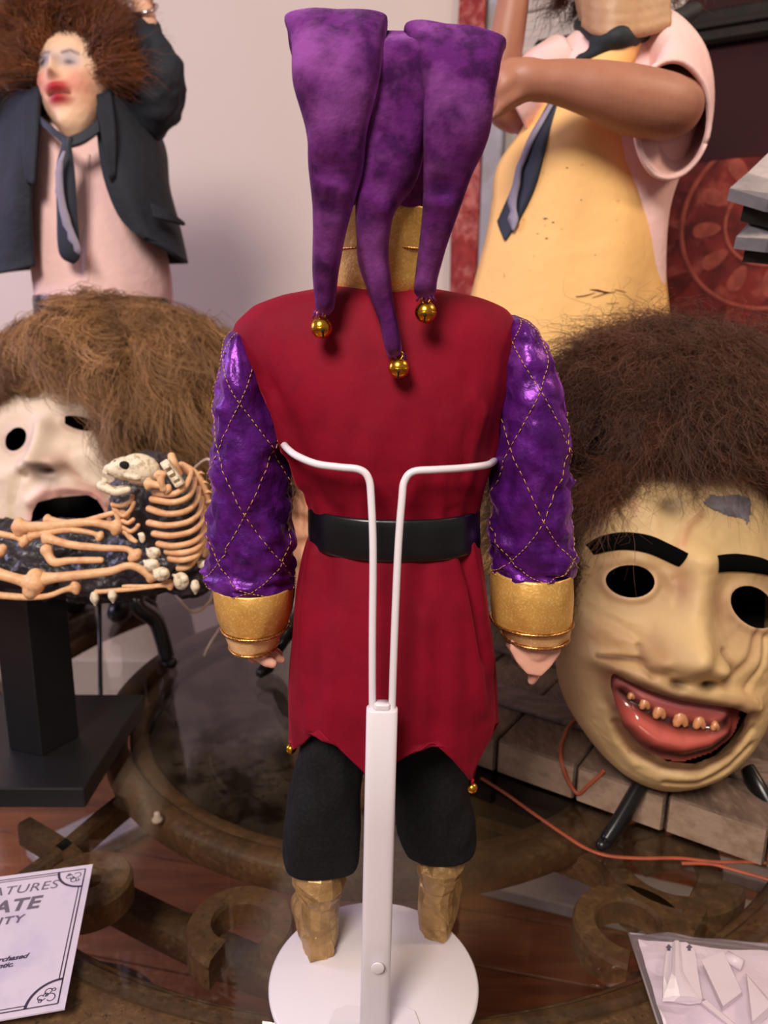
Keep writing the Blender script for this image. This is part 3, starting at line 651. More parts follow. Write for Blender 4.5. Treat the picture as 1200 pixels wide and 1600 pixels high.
class Face:
    """relief over a domed oval. u,v are sculpting units measured on the photograph; (R,U,N) is the mask's own frame, s metres per unit"""
    def __init__(self, centre, frame, s, c0, outline, depth, feats, shape=0.8):
        self.C, (self.ex, self.ez, self.en), self.s, self.c0, self.D, self.feats, self.shape = np.asarray(centre, float), frame, s, c0, depth, feats, shape
        o = cr(outline, 12, True); a = np.arctan2(o[:, 1] - c0[1], o[:, 0] - c0[0]); r = np.hypot(o[:, 1] - c0[1], o[:, 0] - c0[0]); k = np.argsort(a); self.oa, self.orr = a[k], r[k]
    def W(self, al): return np.interp(al, self.oa, self.orr, period=2 * pi)
    def feat(self, u, v):
        h = np.zeros(u.shape)
        for f in self.feats:
            if f[0] == 'g':
                _, cx, cy, a, b, amp = f[:6]; rot = radians(f[6]) if len(f) > 6 else 0
                du, dv = u - cx, v - cy; x = du * cos(rot) + dv * sin(rot); y = -du * sin(rot) + dv * cos(rot)
                h += amp * np.exp(-(x / a) ** 2 - (y / b) ** 2)
            elif f[0] == 'l':
                _, pts, w, amp = f; h += amp * np.exp(-(poly_dist(u, v, pts) / w) ** 2)
        return h
    def height(self, u, v):
        u, v = np.asarray(u, float), np.asarray(v, float)
        al = np.arctan2(v - self.c0[1], u - self.c0[0]); rho = np.hypot(v - self.c0[1], u - self.c0[0]) / self.W(al)
        return self.D * np.clip(1 - np.clip(rho, 0, 1) ** 2, 0, 1) ** (0.5 * self.shape) + self.feat(u, v)
    def place(self, u, v, h):
        u, v, h = np.asarray(u, float), np.asarray(v, float), np.asarray(h, float)
        return self.C + self.s * ((u - self.c0[0])[..., None] * self.ex - (v - self.c0[1])[..., None] * self.ez + h[..., None] * self.en)
    def on(self, u, v, extra=0.0): return self.place(u, v, self.height(u, v) + extra)
    def build(self, n=200, tmax=112, holes=(), paints=(), base=(200, 170, 120), mottle=0.06):
        x = np.linspace(-1, 1, n); X, Y = np.meshgrid(x, x)
        U = X * np.sqrt(1 - Y * Y / 2); V = Y * np.sqrt(1 - X * X / 2); r = np.clip(np.hypot(U, V), 0, 1); al = np.arctan2(V, U)
        th = r * radians(tmax); w = self.W(al)
        rad = np.where(th < pi / 2, np.sin(th), 1 - 0.25 * (th - pi / 2) ** 1.2)
        u = self.c0[0] + w * rad * np.cos(al); v = self.c0[1] + w * rad * np.sin(al)
        h = self.D * np.where(th < pi / 2, np.abs(np.cos(np.minimum(th, pi / 2))) ** self.shape, -(th - pi / 2) * 0.9)
        fade = np.clip((radians(88) - th) / radians(25), 0, 1); ft = self.feat(u, v)
        keep = np.ones((n, n), bool); u2, v2 = u.copy(), v.copy()
        for hp in holes:
            hp = np.asarray(hp); ins = in_poly(u, v, [tuple(q) for q in hp]) & (th < pi / 2)
            # pull grid points next to the edge on to the edge
            cl = list(map(tuple, hp)) + [tuple(hp[0])]; dist = poly_dist(u, v, cl); step = w / n * 3.2
            pad = np.pad(ins, 1, constant_values=True); inner = ins.copy()
            for di in (0, 1, 2):
                for dj in (0, 1, 2): inner &= pad[di:di + n, dj:dj + n]
            near = ins & ~inner
            dense = np.vstack([np.linspace(cl[i], cl[i + 1], 12) for i in range(len(hp))])
            idx = np.argwhere(near)
            for i, j in idx:
                k = np.argmin((dense[:, 0] - u[i, j]) ** 2 + (dense[:, 1] - v[i, j]) ** 2); u2[i, j], v2[i, j] = dense[k]
            keep &= ~(ins & ~near)
        u, v = u2, v2; ft = self.feat(u, v)
        pos = self.place(u, v, h + ft * fade)
        pos = pos + self.en * (vnoise(pos, 160, 4) * 0.0006 + vnoise(pos, 420, 5) * 0.00025)[..., None]
        idx = -np.ones((n, n), int); idx[keep] = np.arange(keep.sum()); F = []
        for i in range(n - 1):
            for j in range(n - 1):
                q = (idx[i, j], idx[i, j + 1], idx[i + 1, j + 1], idx[i + 1, j])
                if min(q) >= 0: F.append(q)
        col = np.ones((n, n, 3)) * np.array(lin(base))
        mo = vnoise(pos, 45, 9) * 0.6 + vnoise(pos, 130, 10) * 0.4; col *= (1 + mottle * mo)[..., None]
        for p in paints:
            c = np.array(lin(p[-2])); a = p[-1]
            if p[0] == 'g':
                _, cx, cy, aa, bb = p[:5]; rot = radians(p[5]) if len(p) > 7 else 0
                du, dv = u - cx, v - cy; xx = du * cos(rot) + dv * sin(rot); yy = -du * sin(rot) + dv * cos(rot); wgt = np.exp(-(xx / aa) ** 2 - (yy / bb) ** 2)
            elif p[0] == 'l': wgt = np.exp(-(poly_dist(u, v, p[1]) / p[2]) ** 2)
            wgt = np.clip(wgt * a * (1 + 0.35 * mo), 0, 1)[..., None] * (th < pi / 2)[..., None]; col = col * (1 - wgt) + c * wgt
        return pos[keep], F, col[keep]
    def strip(self, pts, width, thick, k=8, across=5, lift=0.0):
        """raised band that follows the relief along a line"""
        p = cr(np.asarray(pts, float), k); w = np.interp(np.linspace(0, 1, len(p)), np.linspace(0, 1, len(np.atleast_1d(width))), np.atleast_1d(width))
        t = np.gradient(p, axis=0); t /= np.linalg.norm(t, axis=1, keepdims=True); nrm = np.column_stack([-t[:, 1], t[:, 0]]); rings = []
        for i in range(len(p)):
            a = np.linspace(-1, 1, across); uu, vv = p[i, 0] + nrm[i, 0] * a * w[i], p[i, 1] + nrm[i, 1] * a * w[i]; hh = self.height(uu, vv)
            top = self.place(uu, vv, hh + lift + thick * (1 - 0.3 * a ** 4)); bot = self.place(uu[::-1], vv[::-1], hh[::-1] - 2 + lift)
            rings.append(np.vstack([top, bot]))
        return loft(rings)
    def patch(self, poly, thick, n=26, lift=0.0):
        poly = np.asarray(poly, float); x = np.linspace(poly[:, 0].min(), poly[:, 0].max(), n); y = np.linspace(poly[:, 1].min(), poly[:, 1].max(), n)
        u, v = np.meshgrid(x, y); ins = in_poly(u, v, [tuple(q) for q in poly]); hh = self.height(u, v) + lift + thick * (1 + 0.5 * vnoise(np.stack([u, v, u * 0], -1), 0.12, 3))
        pos = self.place(u, v, hh); idx = -np.ones((n, n), int); idx[ins] = np.arange(ins.sum())
        F = [(idx[i, j], idx[i, j + 1], idx[i + 1, j + 1], idx[i + 1, j]) for i in range(n - 1) for j in range(n - 1) if min(idx[i, j], idx[i, j + 1], idx[i + 1, j + 1], idx[i + 1, j]) >= 0]
        return pos[ins], F

def strands(roots, norms, n_per, length, curl, freq, flow, spread, radius, segs=10, seed=1, wild=0.25, tones=((60, 36, 22), (96, 62, 38)), tight=0.5, lump=0.0):
    """curly hair: each root is a lock of n_per strands. returns verts, quads (array), colours"""
    r = np.random.default_rng(seed); K = len(roots); N = K * n_per
    rt = np.repeat(roots, n_per, 0) + r.normal(0, spread * 0.6, (N, 3)); nm = np.repeat(norms, n_per, 0)
    Ls = np.repeat(r.uniform(0.65, 1.15, K), n_per) * r.uniform(0.7, 1.15, N) * length * np.repeat(1 + lump * vnoise(roots, 22, seed), n_per)
    fl = np.repeat(flow, n_per, 0) + r.normal(0, wild, (N, 3))
    ph = np.repeat(r.uniform(0, 2 * pi, K), n_per) + r.normal(0, tight, N); fq = np.repeat(r.uniform(0.7, 1.3, K), n_per) * freq * r.uniform(1 - tight * .12, 1 + tight * .12, N); cu = np.repeat(r.uniform(0.5, 1.3, K), n_per) * curl * r.uniform(0.8, 1.2, N)
    t = np.linspace(0, 1, segs)[None, :, None]
    d = nm + 0.0; e1 = np.cross(d, r.normal(0, 1, (N, 3)) * 0.05 + np.repeat(r.normal(0, 1, (K, 3)), n_per, 0)); e1 /= np.linalg.norm(e1, axis=1, keepdims=True); e2 = np.cross(d, e1)
    amp = np.sqrt(t) * cu[:, None, None]
    p = rt[:, None] + Ls[:, None, None] * (nm[:, None] * (t - 0.55 * t * t) + fl[:, None] * (t ** 1.6)) + amp * (np.cos(ph[:, None, None] + fq[:, None, None] * t * 2 * pi) * e1[:, None] + np.sin(ph[:, None, None] + fq[:, None, None] * t * 2 * pi) * e2[:, None]) - (cu * 0)[:, None, None]
    p += np.cumsum(r.normal(0, 1, (N, segs, 3)), 1) * (0.012 * length) * (t > 0)
    tg = np.gradient(p, axis=1); tg /= np.maximum(np.linalg.norm(tg, axis=2, keepdims=True), 1e-9)
    ref = r.normal(0, 1, (N, 1, 3)); a = np.cross(tg, ref); a /= np.maximum(np.linalg.norm(a, axis=2, keepdims=True), 1e-9); b = np.cross(tg, a)
    rad = (radius * (1 - 0.75 * t ** 2))
    V = np.stack([p + rad * (a * cos(q) + b * sin(q)) for q in (0, 2 * pi / 3, 4 * pi / 3)], 2).reshape(-1, 3)
    base = (np.arange(N) * segs * 3)[:, None, None] + (np.arange(segs - 1) * 3)[None, :, None]; j = np.arange(3)[None, None]; j2 = (j + 1) % 3
    F = np.stack([base + j, base + j2, base + 3 + j2, base + 3 + j], -1).reshape(-1, 4)
    tone = np.clip(np.repeat(r.uniform(0, 1, K), n_per) * 0.72 + r.uniform(0, 0.28, N), 0, 1)[:, None]; c = np.array(lin(tones[0])) * (1 - tone) + np.array(lin(tones[1])) * tone
    return V, F, np.repeat(c, segs * 3, 0)
def scalp(n, keep, seed):
    """random directions on a unit sphere kept by a test"""
    r = np.random.default_rng(seed); out = []
    while sum(len(o) for o in out) < n:
        v = r.normal(0, 1, (4000, 3)); v /= np.linalg.norm(v, axis=1, keepdims=True); out.append(v[keep(v)])
    return np.vstack(out)[:n]
def hairline(face, pts, n, dirs, length, lift=2.0, seed=3):
    """extra lock roots along a line on the face: returns roots, normals, flow (dirs: growth direction in face units x, y(up), out)"""
    q = cr(pts, 12); k = np.random.default_rng(seed); i = k.integers(0, len(q), n); uv = q[i] + k.normal(0, 5, (n, 2)); d_ = cr(dirs, 12)[np.clip((i / len(q) * (len(dirs) * 12 - 12)).astype(int), 0, None)] if len(dirs) > 1 else np.repeat(np.array(dirs, float), n, 0)
    fr_ = np.array((face.ex, face.ez, face.en)); rt = face.on(uv[:, 0], uv[:, 1], lift)
    nm = np.repeat(np.array([[0, 0.15, 0.9]]), n, 0) @ fr_ * .35; return rt, nm + (d_ * .3) @ fr_, d_ @ fr_
def joined(*sets): return tuple(np.vstack(a) for a in zip(*sets))
M_hair = mat('synthetic_hair', (70, 45, 30), 0.42, paint=True, spec=0.45)
M_haircap = mat('hair_mass', (44, 27, 18), 0.8, var=(60, 0.6, (24, 14, 9), 0.45, 0.6), bump=(90, 0.8))
M_haircap2 = mat('light_hair_mass', (84, 56, 34), 0.8, var=(60, 0.6, (44, 28, 16), 0.45, 0.6), bump=(90, 0.8))
M_latex = mat('painted_latex', (200, 170, 120), 0.55, paint=True, bump=[(160, 0.12), (500, 0.06)], coat=0.0, spec=0.35, sss=(0.08, 0.004))
M_felt = mat('black_felt', (7, 7, 7), 1.0, bump=(900, 0.8), spec=0.05)
M_gum = mat('glossy_gum', (190, 92, 82), 0.18, paint=True, coat=0.8, bump=(120, 0.1))
M_tooth = mat('stained_tooth', (206, 140, 92), 0.4, var=(300, 0.5, (160, 98, 60), 0.5, 0.65), coat=0.3)
M_lightblock = mat('light_block_black', (20, 14, 12), 0.9)  # near-black, for the added light-blocking shells inside the masks
M_easel = mat('black_plastic', (13, 13, 14), 0.3, spec=0.5)
CF = (RT, UP, -FW)
def axial(p): return float(np.dot(np.asarray(p) - CAM, FW))
def light_block_shell(face, k=0.9, back=0.55):  # added dark shell inside a mask, stops light leaking through the openings
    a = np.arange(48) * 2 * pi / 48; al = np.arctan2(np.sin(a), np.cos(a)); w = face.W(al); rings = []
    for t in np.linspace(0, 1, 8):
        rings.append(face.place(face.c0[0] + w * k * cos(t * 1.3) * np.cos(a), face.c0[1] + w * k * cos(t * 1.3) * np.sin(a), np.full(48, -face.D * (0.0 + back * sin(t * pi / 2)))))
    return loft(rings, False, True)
def easel(label, legs, rod, plate, foot=0.006, r=0.0055):
    base = np.mean([l[-1] for l in legs], axis=0); base[2] = 0
    e = thing('mask_easel', label, 'easel', base)
    for l in legs:
        g = obj('leg', tube(l, [r * .8, r, r, r * .9][:len(l)] if len(l) <= 4 else r, 10, 6, flat=1.5), M_easel, e)
        f = l[-1]; d = (np.asarray(l[-1]) - np.asarray(l[-2])); d[2] = 0; d /= max(np.linalg.norm(d), 1e-6)
        obj('foot', tube([f - d * .010 + np.array((0, 0, 0.0)), f + d * .006], [foot, foot * .9], 10, 0, round_ends=True), M_easel, g)
    for q in rod: obj('back_rod', tube(q, .003, 8, 4, round_ends=True), M_easel, e)
    obj('back_plate', plate, M_easel, e, smooth=False)
    return e

# ================================================================ RIGHT: large tan mask
cR = P(1090, 1000, .60); sR = axial(cR) / FPX
mouthR = [(958, 1052), (985, 1066), (1020, 1080), (1060, 1091), (1100, 1097), (1140, 1103), (1163, 1112), (1166, 1135), (1156, 1160), (1130, 1184), (1092, 1198), (1050, 1196), (1012, 1176), (985, 1145), (970, 1110), (961, 1078)]
eyeR1 = ell(992, 910, 34, 26, 0); eyeR2 = ell(1184, 950, 46, 30, 28)
outR = [(903, 1050), (901, 950), (915, 850), (945, 760), (1010, 690), (1090, 670), (1190, 690), (1255, 770), (1285, 900), (1285, 1020), (1270, 1120), (1230, 1210), (1170, 1262), (1095, 1283), (1035, 1268), (985, 1228), (938, 1165), (912, 1110)]
featR = [('g', 1000, 862, 62, 20, 12, 5), ('g', 1165, 885, 62, 20, 12, 8), ('g', 992, 912, 58, 42, -30), ('g', 1184, 948, 66, 42, -30, 25),
         ('l', eyeR1 + eyeR1[:1], 10, 13), ('l', eyeR2 + eyeR2[:1], 11, 13), ('l', [(955, 885), (990, 872), (1030, 885), (1052, 912)], 7, 6),
         ('l', [(1088, 880), (1082, 930), (1072, 980), (1064, 1020)], 32, 30), ('g', 1062, 1022, 46, 38, 50), ('g', 1015, 1030, 17, 17, 26), ('g', 1110, 1042, 22, 17, 34), ('g', 1050, 1062, 13, 7, -16, 5), ('g', 1098, 1064, 13, 7, -16, 8), ('l', [(1000, 1010), (1000, 1035), (1012, 1050)], 6, -9), ('l', [(1120, 1015), (1135, 1040), (1122, 1058)], 6, -9),
         ('g', 945, 995, 40, 40, 12), ('g', 1175, 1030, 40, 34, 14), ('l', [(940, 1034), (985, 1052), (1040, 1076), (1100, 1086), (1150, 1095), (1185, 1106)], 15, 24), ('l', [(940, 1029), (1000, 1030)], 4, -8),
         ('l', [(1110, 1075), (1150, 1082), (1180, 1094)], 5, 6), ('l', mouthR[6:] + mouthR[:1], 10, 9), ('g', 1090, 1235, 70, 28, 16), ('l', [(975, 1140), (1005, 1190), (1050, 1215), (1110, 1216), (1160, 1190), (1190, 1150)], 7, -8),
         ('l', [(1060, 1242), (1110, 1240), (1160, 1218), (1195, 1180)], 6, -8), ('l', [(955, 1120), (975, 1175), (1010, 1215)], 8, 7), ('l', [(1130, 1062), (1165, 1030), (1190, 990)], 7, -7), ('l', [(1165, 1078), (1190, 1040), (1205, 1000)], 6, -6), ('l', [(935, 960), (985, 985), (1010, 1005)], 10, -5),
         ('l', [(1060, 850), (1075, 820), (1095, 800)], 8, 6), ('g', 1056, 790, 14, 12, -12), ('g', 1150, 785, 60, 28, 5), ('g', 1000, 790, 60, 40, 6), ('g', 1062, 905, 10, 14, -7), ('l', [(1052, 905), (1058, 925), (1050, 945)], 4, -5), ('g', 918, 930, 20, 60, 4)]
fR = Face(cR - (-FW) * 0.085, CF, sR, (1090, 1000), outR, 170, featR)
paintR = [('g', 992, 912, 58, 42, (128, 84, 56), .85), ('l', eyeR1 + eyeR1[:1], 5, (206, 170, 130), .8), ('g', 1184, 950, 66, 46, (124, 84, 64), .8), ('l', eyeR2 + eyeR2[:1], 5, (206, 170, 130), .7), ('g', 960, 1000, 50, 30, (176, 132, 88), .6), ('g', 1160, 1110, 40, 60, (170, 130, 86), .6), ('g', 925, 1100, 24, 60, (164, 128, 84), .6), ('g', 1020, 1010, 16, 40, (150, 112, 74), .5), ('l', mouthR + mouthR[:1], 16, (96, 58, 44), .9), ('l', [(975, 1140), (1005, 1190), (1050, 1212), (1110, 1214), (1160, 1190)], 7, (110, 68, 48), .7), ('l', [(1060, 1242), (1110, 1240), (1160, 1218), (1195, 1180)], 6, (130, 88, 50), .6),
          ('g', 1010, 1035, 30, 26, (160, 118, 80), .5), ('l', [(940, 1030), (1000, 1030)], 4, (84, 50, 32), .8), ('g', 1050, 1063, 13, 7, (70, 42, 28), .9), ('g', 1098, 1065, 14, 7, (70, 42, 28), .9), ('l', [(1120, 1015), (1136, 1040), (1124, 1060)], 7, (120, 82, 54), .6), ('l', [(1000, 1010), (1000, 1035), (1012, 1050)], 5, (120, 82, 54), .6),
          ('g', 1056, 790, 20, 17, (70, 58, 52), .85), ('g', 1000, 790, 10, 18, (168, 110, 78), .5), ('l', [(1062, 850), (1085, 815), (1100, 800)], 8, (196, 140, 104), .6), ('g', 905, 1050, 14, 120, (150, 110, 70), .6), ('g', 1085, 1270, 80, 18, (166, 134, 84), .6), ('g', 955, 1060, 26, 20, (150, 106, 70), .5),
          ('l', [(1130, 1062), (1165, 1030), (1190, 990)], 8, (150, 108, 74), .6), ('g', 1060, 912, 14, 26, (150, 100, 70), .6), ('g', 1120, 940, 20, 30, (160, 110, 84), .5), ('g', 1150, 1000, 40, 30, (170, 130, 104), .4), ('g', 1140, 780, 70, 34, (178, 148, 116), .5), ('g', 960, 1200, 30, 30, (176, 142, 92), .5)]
mR = thing('rubber_mask', 'large tan rubber mask with black felt eyebrows, brown hair and grinning gums', 'mask', (cR[0], cR[1] + .03, fR.place(1090, 1283, 0)[2]))
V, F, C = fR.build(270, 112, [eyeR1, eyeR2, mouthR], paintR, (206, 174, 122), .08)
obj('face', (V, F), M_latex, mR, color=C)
obj('inner_light_block', light_block_shell(fR, .93, .5), M_lightblock, mR)
obj('eyebrow', fR.strip([(938, 862), (958, 851), (985, 846), (1020, 852), (1062, 874)], [9, 13, 14, 14, 12], 4), M_felt, mR)
obj('eyebrow', fR.strip([(1114, 880), (1150, 879), (1190, 884), (1235, 896)], [13, 14, 13, 9], 4), M_felt, mR)
M_grey = mat('grey_tape', (112, 108, 112), 0.45, var=(80, 0.6, (70, 66, 70), 0.45, 0.62), bump=(120, 0.5))
obj('grey_patch', fR.patch([(1103, 786), (1118, 770), (1140, 774), (1160, 770), (1192, 776), (1186, 800), (1178, 826), (1170, 812), (1140, 806), (1118, 796)], 2.5), M_grey, mR)
# inside of the mouth: gums and lower lip
def gum_patch(face, x0, x1, y0, y1, feats, paints, base, nx=90, ny=60, back=-26, limit=()):
    u, v = np.meshgrid(np.linspace(x0, x1, nx), np.linspace(y0, y1, ny)); f = Face(face.C, (face.ex, face.ez, face.en), face.s, face.c0, [(0, 0), (1, 0), (1, 1), (0, 1)], 0, feats)
    al = np.arctan2(v - face.c0[1], u - face.c0[0]); rho = np.hypot(v - face.c0[1], u - face.c0[0]) / face.W(al)
    h = face.D * np.clip(1 - rho ** 2, 0, 1) ** (.5 * face.shape) + back + f.feat(u, v); col = np.ones(u.shape + (3,)) * np.array(lin(base))
    for p in paints:
        w = np.exp(-(poly_dist(u, v, p[0]) / p[1]) ** 2)[..., None] * p[3]; col = col * (1 - w) + np.array(lin(p[2])) * w
    V, F = sheet(face.place(u, v, h)); lim = limit + limit[:1]; ok = (in_poly(u, v, limit) | (poly_dist(u, v, lim) < 12)).ravel(); F = [f_ for f_ in F if all(ok[i] for i in f_)]
    return V, F, col.reshape(-1, 3), (lambda a, b: face.place(np.array([a]), np.array([b]), np.array([np.interp(0, [0], [0]) + (face.D * np.clip(1 - (np.hypot(b - face.c0[1], a - face.c0[0]) / face.W(np.arctan2(b - face.c0[1], a - face.c0[0]))) ** 2, 0, 1) ** (.5 * face.shape) + back + f.feat(np.array([a]), np.array([b]))[0])]))[0])
row = [(985, 1090), (1000, 1104), (1020, 1118), (1045, 1132), (1075, 1142), (1105, 1145), (1130, 1144), (1148, 1136)]
V, F, C, gpos = gum_patch(fR, 945, 1180, 1035, 1212, [('l', [(1005, 1140), (1040, 1165), (1080, 1173), (1120, 1165), (1140, 1150)], 22, 22), ('l', [(965, 1065), (1010, 1090), (1070, 1108), (1140, 1118)], 12, 10), ('l', row, 8, -8), ('l', mouthR + mouthR[:1], 9, -4)],
    [([(1005, 1145), (1040, 1168), (1080, 1176), (1120, 1168), (1140, 1152)], 26, (204, 98, 84), 1.0), ([(965, 1065), (1010, 1088), (1070, 1106), (1140, 1114)], 18, (216, 120, 116), 1.0), (row, 11, (34, 18, 16), .96), (mouthR[8:] + mouthR[:1], 9, (110, 66, 60), .9)], (168, 74, 66), limit=mouthR)
gm = obj('gums', (V, F), M_gum, mR, color=C)
for (x, y, w) in ((999, 1097, 7.5), (1019, 1109, 11), (1042, 1122, 13.5), (1075, 1133, 15.5), (1105, 1138, 13), (1128, 1142, 9)):
    p0 = gpos(x, y) + (-FW) * 0.0022
    pl = [p0 + sR * (RT * a * w + UP * b * w * 1.05) for a, b in ((0, -.35), (.35, -.75), (.75, -.6), (.8, -.1), (.55, .6), (.2, 1.0), (-.2, 1.0), (-.55, .6), (-.8, -.1), (-.75, -.6), (-.35, -.75))]
    inner = [p0 + (q - p0) * .72 + (-FW) * .0022 for q in pl]
    obj('tooth', loft([[q + FW * .003 for q in pl], pl, inner]), M_tooth, gm)
# hair of the right mask
hcR = fR.place(1112, 676, -40); hr_ = np.array((222, 205, 205)) * sR
Mx = np.array((RT, UP, -FW))
ctr = hcR + Mx.T @ np.array((0, 0, 0.0))
obj('hair_mass', (lambda b: (b[0], b[1]))(ball(ctr, (hr_[0] * .86, hr_[2] * .74, hr_[1] * .76), 36, 20, np.array((RT, FW, UP)))), M_haircap, mR)
def keepR(v):   # v in mask frame: x right, y up, z out
    front_low = (v[:, 2] > .2) & (v[:, 1] < .06 + .10 * np.sin(v[:, 0] * 7)) & (np.abs(v[:, 0]) < .86)
    return (v[:, 1] > -.55) & ~front_low & (v[:, 2] > -.45)
dv = scalp(620, keepR, 3); wn = dv @ Mx; rootsR = ctr + (dv * np.array((hr_[0] * .93, hr_[1] * .85, hr_[2] * .82))) @ Mx
flow = np.column_stack([dv[:, 0] * .25 - .10, -.35 - .25 * (dv[:, 1] < .3), dv[:, 2] * .12]) @ Mx
rr_, wn, flow = joined((rootsR, wn, flow), hairline(fR, [(912, 900), (914, 850), (926, 795), (950, 760), (1000, 745)], 60, [(-.5, -.9, -.1), (-.5, -.8, -.05), (-.35, -.5, .05), (-.2, -.25, .05)], .05, 3, 5), hairline(fR, [(990, 730), (1045, 712), (1090, 710), (1130, 716), (1180, 722), (1230, 738)], 70, [(-.35, -.16, .1), (.1, -.06, .1), (.3, -.14, .1)], .05, 4, 6))
V, F, C = strands(rr_, wn, 40, .084, .0085, 1.9, flow, .0062, .00023, 13, 5, .22, ((30, 16, 11), (124, 78, 54)), tight=.26, lump=.6)
obj('hair', (V, F), M_hair, mR, color=C, kind='stuff')
pR = fR.place(1090, 1140, -30)
easel('black plastic easel propping up the large tan mask at right',
      [[P(1014, 1200, .648), P(998, 1232, .632), P(968, 1284, .612), G(947, 1316, .006)], [P(1168, 1200, .648), P(1184, 1232, .632), P(1214, 1286, .612), G(1236, 1320, .006)]],
      [[pR, pR + np.array((0, .012, -.05)), np.array((pR[0], pR[1] + .02, .004))]], slab(pR + FW * .02, RT * .03, UP * .07, FW * .004), .0065, .0072)

# ================================================================ LEFT: pale gaping mask
cL = P(95, 760, .955); sL = axial(cL) / FPX
mouthL = [(52, 812), (56, 790), (68, 775), (90, 769), (115, 766), (140, 764), (155, 772), (165, 792), (170, 820), (165, 850), (140, 868), (105, 872), (70, 862), (54, 840)]
eyeL1 = ell(24, 678, 20, 17, -42); eyeL2 = ell(124, 654, 27, 10, 14)
outL = [(-72, 760), (-66, 680), (-40, 600), (20, 552), (95, 540), (160, 555), (208, 610), (228, 690), (232, 770), (226, 850), (205, 910), (160, 936), (105, 942), (40, 930), (-20, 890), (-55, 830)]
featL = [('g', 24, 680, 36, 30, -18, -30), ('g', 122, 662, 40, 22, -14, 10), ('l', eyeL1 + eyeL1[:1], 7, 8), ('l', eyeL2 + eyeL2[:1], 7, 8), ('l', [(70, 660), (66, 690), (70, 712)], 16, 24), ('g', 70, 716, 22, 18, 26), ('g', 98, 716, 14, 13, 22), ('g', 44, 722, 12, 11, 16), ('g', 84, 727, 11, 5, -22), ('l', [(58, 728), (45, 736)], 5, -8),
         ('g', 150, 700, 36, 26, 14), ('g', 5, 730, 30, 26, 10), ('l', [(55, 775), (80, 758), (110, 753), (150, 755), (165, 775)], 9, 11), ('l', mouthL[7:] + mouthL[:1], 8, 8), ('l', [(110, 722), (130, 745), (172, 760)], 6, -6), ('l', [(35, 735), (22, 780), (20, 830)], 7, -5), ('l', [(115, 690), (150, 680), (178, 690)], 6, -4), ('l', [(92, 745), (90, 760)], 5, -5), ('g', 110, 905, 60, 24, 10), ('l', [(178, 780), (185, 820), (175, 870)], 8, -5)]
fL = Face(cL + FW * 0.075, CF, sL, (85, 750), outL, 130, featL)
paintL = [('g', 24, 680, 36, 28, (168, 132, 112), .6), ('g', 124, 656, 38, 16, (150, 108, 92), .6), ('l', [(52, 812), (56, 786), (80, 764), (115, 759), (155, 763), (170, 800)], 9, (206, 140, 134), .8), ('l', mouthL[6:] + mouthL[:1], 9, (196, 140, 128), .6), ('g', 86, 740, 22, 16, (150, 132, 136), .6), ('g', 100, 716, 22, 18, (206, 158, 136), .5), ('g', 84, 727, 11, 6, (60, 34, 30), .9), ('g', 20, 830, 22, 60, (198, 178, 140), .6), ('l', [(110, 722), (130, 745), (172, 760)], 6, (180, 138, 118), .6)]
mL = thing('rubber_mask', 'pale rubber mask with gaping black mouth under curly light brown hair', 'mask', (cL[0], cL[1] + .03, fL.place(95, 942, 0)[2]))
V, F, C = fL.build(190, 112, [eyeL1, eyeL2, mouthL], paintL, (236, 214, 192), .05)
obj('face', (V, F), M_latex, mL, color=C); obj('inner_light_block', light_block_shell(fL, .93, .5), M_lightblock, mL)
ctr = fL.place(132, 588, -15); hl_ = np.array((200, 150, 150)) * sL
obj('hair_mass', ball(ctr, (hl_[0] * .86, hl_[2] * .55, hl_[1] * .78), 36, 20, np.array((RT, FW, UP))), M_haircap2, mL)
def keepL(v):
    low = (v[:, 2] > .1) & (v[:, 1] < .10 - .25 * v[:, 0]) & (v[:, 0] < .45) & (v[:, 0] > -.8)
    return (v[:, 1] > -.9) & ~low & (v[:, 2] > -.3) & ((v[:, 1] > -.3) | (v[:, 0] > .35))
dv = scalp(420, keepL, 5); wn = dv @ Mx; rootsL = ctr + (dv * np.array((hl_[0] * .9, hl_[1] * .85, hl_[2] * .8))) @ Mx
flow = np.column_stack([dv[:, 0] * .2 + .25, -.55 - .2 * (dv[:, 1] < .3), dv[:, 2] * .25]) @ Mx
rl_, wn, flow = joined((rootsL, wn, flow), hairline(fL, [(-60, 620), (-20, 590), (40, 574), (100, 582), (150, 600)], 36, [(-.2, -.3, .1), (.2, -.1, .1), (.55, -.3, .1)], .05, 6, 8), hairline(fL, [(150, 600), (188, 640), (210, 690), (222, 740)], 50, [(.2, -.55, .15), (.3, -.75, .1)], .05, 6, 9))
V, F, C = strands(rl_, wn, 46, .120, .016, 1.7, flow, .0042, .00040, 18, 8, .05, ((80, 46, 24), (206, 156, 104)), tight=.16, lump=.35)
obj('hair', (V, F), M_hair, mL, color=C, kind='stuff')
pL = fL.place(95, 840, -30)
easel('black plastic easel holding the pale gaping mask behind the skeleton',
      [[fL.place(185, 905, 10), P(215, 945, .965), P(245, 972, .975), G(263, 1033, .008)], [fL.place(20, 905, 10), P(-5, 950, .965), P(-25, 985, .975), G(-45, 1035, .008)]],
      [[pL, pL + np.array((0, .08, -.09)), np.array((pL[0] + .03, pL[1] + .15, .004))], [P(155, 915, 1.0), P(156, 1000, .96), G(157, 1085, .003)]], slab(pL + FW * .03, RT * .05, UP * .09, FW * .004), .010, .0105)

